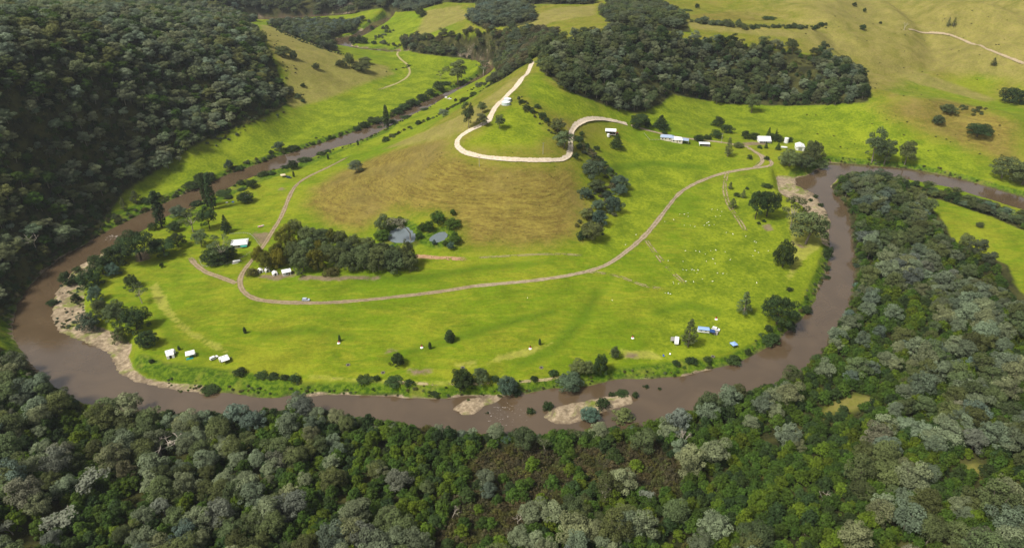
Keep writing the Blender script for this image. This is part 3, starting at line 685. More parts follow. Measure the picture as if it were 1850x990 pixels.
def proto(kind, seed):
    """returns crown (V,F), trunk (V,F)"""
    rng = np.random.RandomState(seed*13+sum(map(ord, kind)))
    if kind == 'gum':
        lobes = []
        for d in fib(rng.randint(17, 26), -.70, 1, rng):
            s = rng.uniform(.95, 2.5); q = rng.uniform(.72, 1.16)
            lobes.append(((d[0]*4.3*q, d[1]*4.3*q, 8.4+d[2]*4.9*q+rng.normal()*.5), (s, s, s*.85)))
        lobes.append(((0, 0, 8.6), (2.8, 2.8, 3.0)))
        C, N, S = lobe_cards(lobes, .58, 1.2, rng); cr = cards(C, N, S, rng); tr = limbs(15, lobes, rng, .42, .38, 8)
    elif kind == 'opengum':
        lobes = []
        for d in fib(rng.randint(10, 14), -.55, 1, rng):
            s = rng.uniform(.9, 1.8)
            lobes.append(((d[0]*4.2, d[1]*4.2, 9.5+d[2]*4.8), (s*1.25, s*1.25, s*.75)))
        C, N, S = lobe_cards(lobes, .48, 1.0, rng, -.6); cr = cards(C, N, S, rng); tr = limbs(15, lobes, rng, .38, .36, 14)
    elif kind == 'spread':
        lobes = []
        for d in fib(rng.randint(24, 30), -.5, 1, rng):
            s = rng.uniform(1.2, 2.2)
            lobes.append(((d[0]*5.6, d[1]*5.6, 6.9+d[2]*4.0+rng.normal()*.5), (s*1.1, s*1.1, s*.8)))
        lobes.append(((0, 0, 8), (4, 4, 2.2)))
        C, N, S = lobe_cards(lobes, .46, 1.2, rng); cr = cards(C, N, S, rng); tr = limbs(12.5, lobes, rng, .5, .3, 8)
    elif kind == 'round':
        lobes = []
        for d in fib(rng.randint(26, 32), -.75, 1, rng):
            s = rng.uniform(.6, 1.55); q = rng.uniform(.72, 1.22); t_ = 1.12-.28*d[2]
            lobes.append(((d[0]*3.2*q*t_, d[1]*3.2*q*t_, 4.3+d[2]*3.5*q+rng.normal()*.25), (s, s, s)))
        lobes.append(((0, 0, 4.0), (2.4, 2.4, 2.7)))
        C, N, S = lobe_cards(lobes, .38, 1.2, rng, -.7); cr = cards(C, N, S, rng); tr = limbs(8, lobes, rng, .32, .2, 4)
    elif kind == 'wattle':
        lobes = []
        for d in fib(rng.randint(15, 20), -.7, .8, rng):
            zz = (d[2]+.7)/1.5; rr = 2.3*(1-zz*.72)
            s = rng.uniform(.5, .95)
            lobes.append(((d[0]*rr*1.2, d[1]*rr*1.2, 1.3+zz*5.2), (s, s, s*1.35)))
        lobes.append(((0, 0, 6.3), (.6, .6, 1.1))); lobes.append(((0, 0, 3.2), (1.6, 1.6, 2.4)))
        C, N, S = lobe_cards(lobes, .46, 1.15, rng, -.5, .6); cr = cards(C, N, S, rng); tr = limbs(7, lobes, rng, .15, .25, 4)
    elif kind == 'casuarina':
        lobes = []
        for k in range(38):
            z = (k+.5)/38; rr = 2.7*(1-z)**.75*min(1, .45+z*4); t = k*2.4+rng.uniform(-.4, .4)
            s = rng.uniform(.5, .95)*(1.15-.5*z); q = rng.uniform(.45, 1.1)
            lobes.append(((math.cos(t)*rr*q, math.sin(t)*rr*q, 1.8+z*12.2), (s, s, s*1.1)))
        C, N, S = lobe_cards(lobes, .36, 1.0, rng, -.8); cr = cards(C, N, S, rng)
        tr = tubes([((0, 0, -.6), (.1, .1, 6), .3, .2), ((.1, .1, 6), (0, 0, 13.5), .2, .05)]+[((.05, .05, l[0][2]*.8), l[0], .09, .03) for l in lobes[:10]])
    elif kind == 'poplar':
        lobes = []
        for k in range(34):
            z = (k+.5)/34; rr = 1.25*math.sin(math.pi*min(1, .12+z*.86))**.6*(1.1-z*.5); t = k*2.4
            s = rng.uniform(.45, .8); lobes.append(((math.cos(t)*rr, math.sin(t)*rr, 1.4+z*14), (s, s, s*2.0)))
        C, N, S = lobe_cards(lobes, .45, 1.2, rng, -.9, .5); cr = cards(C, N, S, rng)
        tr = tubes([((0, 0, -.6), (0, 0, 3), .3, .25), ((0, 0, 3), (0, 0, 14), .25, .05)])
    elif kind == 'conifer':
        lobes = []
        for k in range(44):
            z = (k+.5)/44; rr = 2.7*(1-z)**.9; t = k*2.4
            s = .35+.75*(1-z); lobes.append(((math.cos(t)*rr*.8, math.sin(t)*rr*.8, 1.0+z*9.2), (s, s, s*.55)))
        C, N, S = lobe_cards(lobes, .42, 1.3, rng, -.6, .3); cr = cards(C, N, S, rng)
        tr = tubes([((0, 0, -.6), (0, 0, 9.5), .28, .04)])
    elif kind == 'shrub':
        lobes = []
        for d in fib(rng.randint(10, 15), .0, 1, rng):
            s = rng.uniform(.3, .62); lobes.append(((d[0]*1.05, d[1]*1.05, .35+max(0, d[2])*1.15), (s, s, s*.95)))
        lobes.append(((0, 0, .7), (.85, .85, .8)))
        C, N, S = lobe_cards(lobes, .22, 1.15, rng, -.5, .4); cr = cards(C, N, S, rng); tr = limbs(2, lobes, rng, .06, .25, 4)
    elif kind == 'scrub':
        lobes = []
        for d in fib(rng.randint(9, 14), .0, 1, rng):
            s = rng.uniform(.4, .8); lobes.append(((d[0]*1.7, d[1]*1.7, .5+max(0, d[2])*1.3), (s, s, s*.8)))
        C, N, S = lobe_cards(lobes, .34, .9, rng, -.6, .3); cr = cards(C, N, S, rng)
        segs = []
        for k in range(7): dead_segs(np.array([rng.normal()*.5, rng.normal()*.5, -.1]), np.array([rng.normal()*.3, rng.normal()*.3, .9]), .9, .045, 1, rng, segs)
        tr = tubes(segs, 4)
    elif kind == 'dead':
        segs = []; dead_segs(np.array([0., 0, -.6]), np.array([.05, .03, 1.]), 4.2, .30, 4, rng, segs)
        return None, tubes(segs, 5)
    elif kind == 'wispy':          # half dead: bare pale limbs with thin foliage
        segs = []; dead_segs(np.array([0., 0, -.6]), np.array([.05, .03, 1.]), 3.4, .24, 4, rng, segs)
        ends = [s[1] for s in segs if s[2] < .09]; ends = [ends[i] for i in rng.permutation(len(ends))[:40]]
        C, N, S = lobe_cards([(e, (.7, .7, .5)) for e in ends], .4, .55, rng, -.7); return cards(C, N, S, rng), tubes(segs, 5)
    return cr, tr
def make_mesh(name, parts, seed=1):
    """parts: list of ((V,F), material)"""
    Vs = []; Fs = []; mi = []; o = 0; rn = []
    for k, (geo, mat) in enumerate(parts):
        V, Fq = geo[:2]; rn.append(geo[2] if len(geo) > 2 and len(geo[2]) == len(Fq) else np.random.RandomState(seed+k).rand(len(Fq)))
        Vs.append(V); Fs.append(Fq+o); mi += [k]*len(Fq); o += len(V)
    V = np.vstack(Vs); Fq = np.vstack(Fs)
    me = bpy.data.meshes.new(name)
    me.vertices.add(len(V)); me.vertices.foreach_set("co", V.astype(np.float32).ravel())
    n = len(Fq); me.loops.add(n*4); me.loops.foreach_set("vertex_index", Fq.astype(np.int32).ravel())
    me.polygons.add(n); me.polygons.foreach_set("loop_start", np.arange(n, dtype=np.int32)*4)
    me.polygons.foreach_set("material_index", np.array(mi, np.int32))
    me.update(calc_edges=True)
    rnd = np.concatenate(rn).astype(np.float32)
    at = me.attributes.new("rnd", 'FLOAT_COLOR', 'CORNER'); at.data.foreach_set("color", np.repeat(np.stack([rnd]*4, -1), 4, axis=0).ravel())
    for _, mat in parts: me.materials.append(mat)
    return me
_P = {}
def proto_data(kind, seed):
    if (kind, seed) not in _P: _P[kind, seed] = proto(kind, seed)
    return _P[kind, seed]
DIM = {}
def dims(kind, seed):
    if (kind, seed) not in DIM:
        cr, tr = proto_data(kind, seed); V = cr[0] if cr else tr[0]
        DIM[kind, seed] = (float((np.percentile(V[:, 0], 98)-np.percentile(V[:, 0], 2)+np.percentile(V[:, 1], 98)-np.percentile(V[:, 1], 2))/2), float(np.percentile(V[:, 2], 99.5)))
    return DIM[kind, seed]
_M = {}
def meshes(kind, seed, tint, bark):
    k = (kind, seed, tint, bark.name)
    if k not in _M:
        cr, tr = proto_data(kind, seed)
        _M[k] = (make_mesh("crown", [(cr, foliage("leaves "+tint, TINT[tint]))], seed) if cr else None, make_mesh("trunk", [(tr, bark)], seed))
    return _M[k]
def whole_mesh(kind, seed, tint, bark):
    k = ('w', kind, seed, tint)
    if k not in _M:
        cr, tr = proto_data(kind, seed)
        _M[k] = make_mesh("plant", [(cr, foliage("leaves "+tint, TINT[tint])), (tr, bark)] if cr else [(tr, bark)], seed)
    return _M[k]
def tag(o, label, cat, group=None):
    o["label"] = label; o["category"] = cat
    if group: o["group"] = group
    return o
def plant_tree(name, label, kind, tint, x, y, w, h, group=None, seed=None, bark=None, rot=None, parts=True, cat="tree", rngp=random.Random(5)):
    seed = rngp.randint(0, 3) if seed is None else seed
    bark = bark or BARK
    W0, H0 = dims(kind, seed); z = float(H(x, y))-.1
    rot = rngp.uniform(0, 6.28) if rot is None else rot
    if parts:
        cm, tm = meshes(kind, seed, tint, bark)
        o = bpy.data.objects.new(name, None); o.empty_display_size = 1
        col.objects.link(o)
        for nm, me in (("trunk", tm), ("crown", cm)):
            if me is None: continue
            c = bpy.data.objects.new(nm if me is not tm or cm else "trunk", me); c.parent = o; col.objects.link(c)
    else:
        o = bpy.data.objects.new(name, whole_mesh(kind, seed, tint, bark)); col.objects.link(o)
    o.location = (x, y, z); o.rotation_euler = (0, 0, rot); o.scale = (w/W0, w/W0, h/H0)
    return tag(o, label, cat, group)

# ------------------------------------------------------------------ forests
rngf = np.random.RandomState(11)
def frustum(x, y, z, m=70):
    u, v, d = project(x, y, z); return (u > -m) & (u < 1850+m) & (v > -m) & (v < 990+1.5*m)
def scatter(P, s, seed, rag=0.0):
    r = np.random.RandomState(seed); lo = P.min(0); hi = P.max(0)
    xs = np.arange(lo[0], hi[0], s); ys = np.arange(lo[1], hi[1], s*.9)
    X, Y = np.meshgrid(xs, ys); X = X+((np.arange(len(ys)) % 2)*s*.5)[:, None]
    X = (X+r.uniform(-.42, .42, X.shape)*s).ravel(); Y = (Y+r.uniform(-.42, .42, Y.shape)*s).ravel()
    k = frustum(X, Y, H(X, Y)+6, 110); X = X[k]; Y = Y[k]
    k = poly_sd(X, Y, P, 40)+(fbm(X, Y, 26, 87)-.42)*rag < 0
    return X[k], Y[k]
GUM_T = ['sage', 'bluegrey', 'olive', 'brown', 'grey']
LIB = []; LIBI = {}
def lib(kind, seed, tint, bark):
    k = (kind, seed, tint)
    if k not in LIBI: LIBI[k] = len(LIB); LIB.append((kind, seed, tint, bark))
    return LIBI[k]
ROADLINES = [cast([962,957,940,915,894],[112,125,148,174,195])]
class Pts:
    def __init__(s): s.x = []; s.y = []; s.i = []; s.w = []; s.h = []; s.r = []
    def add(s, x, y, i, w, h): s.x.append(x); s.y.append(y); s.i.append(i); s.w.append(w); s.h.append(h); s.r.append(rngf.uniform(0, 6.28))
def gum_pick(x, y, t):
    n = fbm(x, y, 60, 41); k = rngf.rand()*.55+n*.45
    return 'bluegrey' if k < .28 else 'sage' if k < .54 else 'grey' if k < .58 else 'olive' if k < .80 else 'brown' if k > .88 else 'sage'
indiv = []           # near forest trees, candidates for single objects
mass = {}
def in_any(polys, x, y): return any(float(poly_sd(np.array([x]), np.array([y]), P, 3)[0]) < 0 for P in polys)
# near forest (right bank and foreground)
near = Pts()
X, Y = scatter(FOREST['right'], 7.8, 1)
W1 = water_sd(X, Y)
SCm = np.minimum.reduce([poly_sd(X, Y, P, 20) for P in SCRUB]); WAm = np.minimum.reduce([poly_sd(X, Y, P, 20) for P in WATTLE]); GPm = np.minimum.reduce([poly_sd(X, Y, P, 20) for P in GAPS])
dens = fbm(X, Y, 38, 51)
CAND = []
for x, y, ws, sc, wa, gp, dn in zip(X, Y, W1, SCm, WAm, GPm, dens):
    if ws < 3.5 or gp < 2: continue
    p = .78 if dn > .50 else .22
    u, v, _ = project(x, y, H(x, y))
    if 1230 < u < 1700 and v > 690: p *= .62
    if wa < 0: p = .12
    if sc < 0: p = .07
    if rngf.rand() > p: continue
    w = rngf.uniform(5.2, 11.5); h = w*rngf.uniform(.95, 1.35)+1.8
    if ws < 12 and 560 < u < 1260: w *= .72; h *= .6
    t = gum_pick(x, y, 0)
    if u > 1480 and v < 480 and t in ('sage', 'grey') and rngf.rand() < .7: t = 'olive' if rngf.rand() < .5 else 'fargreen'
    CAND.append(('gum', x, y, int(rngf.randint(0, 8)), t, w, h))
X, Y = scatter(FOREST['right'], 4.7, 2)
W1 = water_sd(X, Y)
SCm = np.minimum.reduce([poly_sd(X, Y, P, 20) for P in SCRUB]); GPm = np.minimum.reduce([poly_sd(X, Y, P, 20) for P in GAPS]); WAm = np.minimum.reduce([poly_sd(X, Y, P, 20) for P in WATTLE])
dens = fbm(X, Y, 30, 61)
for x, y, ws, sc, gp, wa, dn in zip(X, Y, W1, SCm, GPm, WAm, dens):
    if ws < 2.5 or gp < 0: continue
    if sc < 0:
        for _ in range(2): near.add(x+rngf.normal()*1.5, y+rngf.normal()*1.5, lib('scrub', int(rngf.randint(0, 3)), 'scrubbrown' if rngf.rand() < .6 else 'scrubolive', DARKBARK), rngf.uniform(3.6, 6), rngf.uniform(1.8, 3.6))
        if rngf.rand() > .17: continue
    elif rngf.rand() > (.97 if (dn > .40 or wa < 0) else .55):
        if rngf.rand() < .5: near.add(x, y, lib('scrub', int(rngf.randint(0, 3)), 'scrubolive', DARKBARK), rngf.uniform(2.6, 4.6), rngf.uniform(1.2, 2.4))
        continue
    w = rngf.uniform(3.6, 6.4); h = w*rngf.uniform(1.0, 1.5)
    if ws < 9 and 560 < x*0+project(x, y, 3.0)[0] < 1260: h *= .7
    CAND.append(('wattle', x, y, int(rngf.randint(0, 4)), 'brightgreen' if rngf.rand() < .22 else 'green' if rngf.rand() < .7 else 'darkgreen', w, h))
def size_px(c):
    u, v, d = project(c[1], c[2], float(H(c[1], c[2]))+c[6]*.6)
    if not (-15 < u < 1865 and -15 < v < 1000): return -1
    return c[5]*c[6]/d/d
ORD = ['first','second','third','fourth','fifth','sixth','seventh','eighth','ninth','tenth','eleventh','twelfth','thirteenth','fourteenth','fifteenth','sixteenth','seventeenth','eighteenth','nineteenth','twentieth']
TENS = ['twenty', 'thirty', 'forty']
ordw = lambda k: ORD[k] if k < 20 else TENS[(k-19)//10]+'-'+ORD[(k-20) % 10] if (k+1) % 10 else ['thirtieth','fortieth'][(k-29)//10]
LOOK = {'sage':'sage green','bluegrey':'blue grey','olive':'olive green','brown':'brownish','grey':'pale grey','fargreen':'mid green','green':'deep green','brightgreen':'bright green','darkgreen':'dark green'}
COLN = ['far left', 'left', 'left centre', 'right centre', 'right', 'far right']
def rown(v): return 'bottom edge' if v > 890 else 'middle rows' if v > 780 else 'river side' if v > 640 else 'right bank slope'
def single_out(kind, name, noun, cat, group, parts):
    cs = sorted([c for c in CAND if c[0] == kind], key=size_px, reverse=True)
    pick = [c for c in cs[:300] if size_px(c) > 0]; rest = cs[len(pick):]
    bins = {}
    for c in pick:
        u, v, _ = project(c[1], c[2], float(H(c[1], c[2]))+c[6]*.6)
        bins.setdefault((c[4], COLN[int(np.clip(u/1850*6, 0, 5))], rown(v)), []).append((u, c))
    for (t, cn, rn), L in bins.items():
        L.sort(key=lambda q: q[0])
        for k, (u, c) in enumerate(L):
            lab = "%s %s in near forest, %s, %s" % (LOOK[t], noun, cn, rn)
            if len(L) > 1: lab += ", %s from left" % ordw(k)
            plant_tree(name, lab, kind, t, c[1], c[2], c[5], c[6], group, c[3], BARK, rngf.uniform(0, 6.28), parts, cat)
    for c in rest: near.add(c[1], c[2], lib(kind, c[3], c[4], BARK), c[5], c[6])
single_out('gum', 'eucalyptus_tree', 'eucalyptus', 'tree', 'eucalyptus trees of the near forest', True)
single_out('wattle', 'wattle_bush', 'wattle bush', 'bush', 'wattle bushes of the near forest', False)
mass['near'] = (near, "understorey and trees behind the first rows of the near forest")
# the other woods, each one mass
def wood(key, s, wr, hr, tints, label, und=None, seed=3, keep=.95):
    P = Pts(); X, Y = scatter(FOREST[key], s, seed, 26 if key in ('left', 'ridge', 'top', 'top_right') else 8)
    ws = water_sd(X, Y); gpm = np.minimum.reduce([poly_sd(X, Y, g_, 10) for g_ in GAPS]); rl = line_dist(X, Y, ROADLINES[0], 20)
    n = fbm(X, Y, 45, 71+seed)
    for x, y, a, g_, r, nn in zip(X, Y, ws, gpm, rl, n):
        if a < 4 or g_ < 0 or r < 6 or rngf.rand() > keep*(1 if nn > .36 else .45 if nn > .30 else .15): continue
        w = rngf.uniform(*wr); t = tints[min(len(tints)-1, int(np.clip((nn-.5)*1.6+.5+rngf.normal()*.22, 0, .999)*len(tints)))]
        P.add(x, y, lib('gum', int(rngf.randint(0, 8)), t, BARK), w, rngf.uniform(*hr)*w)
    if und:
        X, Y = scatter(FOREST[key], und, seed+50); ws = water_sd(X, Y)
        for x, y, a in zip(X, Y, ws):
            if a < 2 or rngf.rand() > .82: continue
            w = rngf.uniform(3, 5.5)
            if rngf.rand() < .55: P.add(x, y, lib('wattle', int(rngf.randint(0, 4)), 'green' if rngf.rand() < .4 else 'darkgreen', BARK), w, w*1.2)
            else: P.add(x, y, lib('scrub', int(rngf.randint(0, 3)), 'scrubolive', DARKBARK), w, w*.5)
    mass[key] = (P, label)
wood('left', 6.7, (4.2, 11.5), (.85, 1.25), ['hillpale', 'hillmid', 'hillpale', 'hillmid', 'green', 'hillolive'], "dark eucalyptus forest covering the left hillside", 4.3, 4, .94)
wood('back_slope', 8.5, (7, 11), (.9, 1.2), ['fargreen', 'mid', 'bluegrey'], "dark wood on the slope behind the golden hill", 9, 5)
wood('far', 12, (11, 17), (.8, 1.1), ['bluegrey', 'fargreen', 'mid'], "hazy far forest along the top left hills", None, 6)
wood('cliff', 7.2, (6, 10.5), (.9, 1.25), ['mid', 'fargreen', 'olive', 'brown'], "wood over the rocky cliff above the far river", 8, 7, .85)
wood('ridge', 7.0, (4.8, 11.5), (1.0, 1.45), ['mid', 'fargreen', 'darkgreen', 'sage', 'mid', 'olive'], "dense dark wood on the ridge behind the farm", 8, 8)
wood('top', 9, (8, 12), (.9, 1.2), ['fargreen', 'bluegrey'], "small dark wood at the top centre", None, 9)
wood('top_right', 9, (8, 12), (.9, 1.2), ['fargreen', 'mid'], "small wood strip along the top right of centre", None, 10)
wood('top_band', 10, (9, 13), (.8, 1.1), ['fargreen', 'bluegrey'], "dark wood band along the top edge right of the far river", None, 14)
wood('hedge', 6.0, (6, 9.5), (.7, 1.0), ['mid', 'fargreen', 'teal'], "band of riverside trees left of the right meadow", 5, 12)
protos = bpy.data.collections.new("plant_sources")
for k, (kind, seed, tint, bark) in enumerate(LIB):
    o = bpy.data.objects.new("plant_source_%03d" % k, whole_mesh(kind, seed, tint, bark)); protos.objects.link(o)
ng = bpy.data.node_groups.new("plant scatter", 'GeometryNodeTree')
ng.interface.new_socket("Geometry", in_out='INPUT', socket_type='NodeSocketGeometry'); ng.interface.new_socket("Geometry", in_out='OUTPUT', socket_type='NodeSocketGeometry')
gi = ng.nodes.new("NodeGroupInput"); go = ng.nodes.new("NodeGroupOutput"); ip = ng.nodes.new("GeometryNodeInstanceOnPoints")
ci = ng.nodes.new("GeometryNodeCollectionInfo"); ci.inputs[0].default_value = protos; ci.inputs[1].default_value = True; ci.inputs[2].default_value = True
def named(nm, ty):
    n = ng.nodes.new("GeometryNodeInputNamedAttribute"); n.data_type = ty; n.inputs[0].default_value = nm; return n.outputs[0]
e2r = ng.nodes.new("FunctionNodeEulerToRotation")
L_ = ng.links.new
L_(gi.outputs[0], ip.inputs["Points"]); L_(ci.outputs[0], ip.inputs["Instance"]); ip.inputs["Pick Instance"].default_value = True
L_(named("pidx", 'INT'), ip.inputs["Instance Index"]); L_(named("scl", 'FLOAT_VECTOR'), ip.inputs["Scale"])
L_(named("rot", 'FLOAT_VECTOR'), e2r.inputs[0]); L_(e2r.outputs[0], ip.inputs["Rotation"]); L_(ip.outputs[0], go.inputs[0])
for key, (P, lab) in mass.items():
    n = len(P.x); x = np.array(P.x); y = np.array(P.y)
    me = bpy.data.meshes.new("forest_mass"); me.vertices.add(n)
    me.vertices.foreach_set("co", np.column_stack([x, y, H(x, y)-.15]).astype(np.float32).ravel())
    D = np.array([dims(*LIB[i][:2]) for i in P.i])
    a = me.attributes.new("pidx", 'INT', 'POINT'); a.data.foreach_set("value", np.array(P.i, np.int32))
    a = me.attributes.new("scl", 'FLOAT_VECTOR', 'POINT'); a.data.foreach_set("vector", np.column_stack([np.array(P.w)/D[:, 0], np.array(P.w)/D[:, 0], np.array(P.h)/D[:, 1]]).astype(np.float32).ravel())
    a = me.attributes.new("rot", 'FLOAT_VECTOR', 'POINT'); a.data.foreach_set("vector", np.column_stack([0*x, 0*x, np.array(P.r)]).astype(np.float32).ravel())
    o = bpy.data.objects.new("forest_mass" if key != 'hedge' else "riverside_wood", me); col.objects.link(o)
    mo = o.modifiers.new("scatter", 'NODES'); mo.node_group = ng
    o["kind"] = "stuff"; o["label"] = lab
    print("mass", key, n)

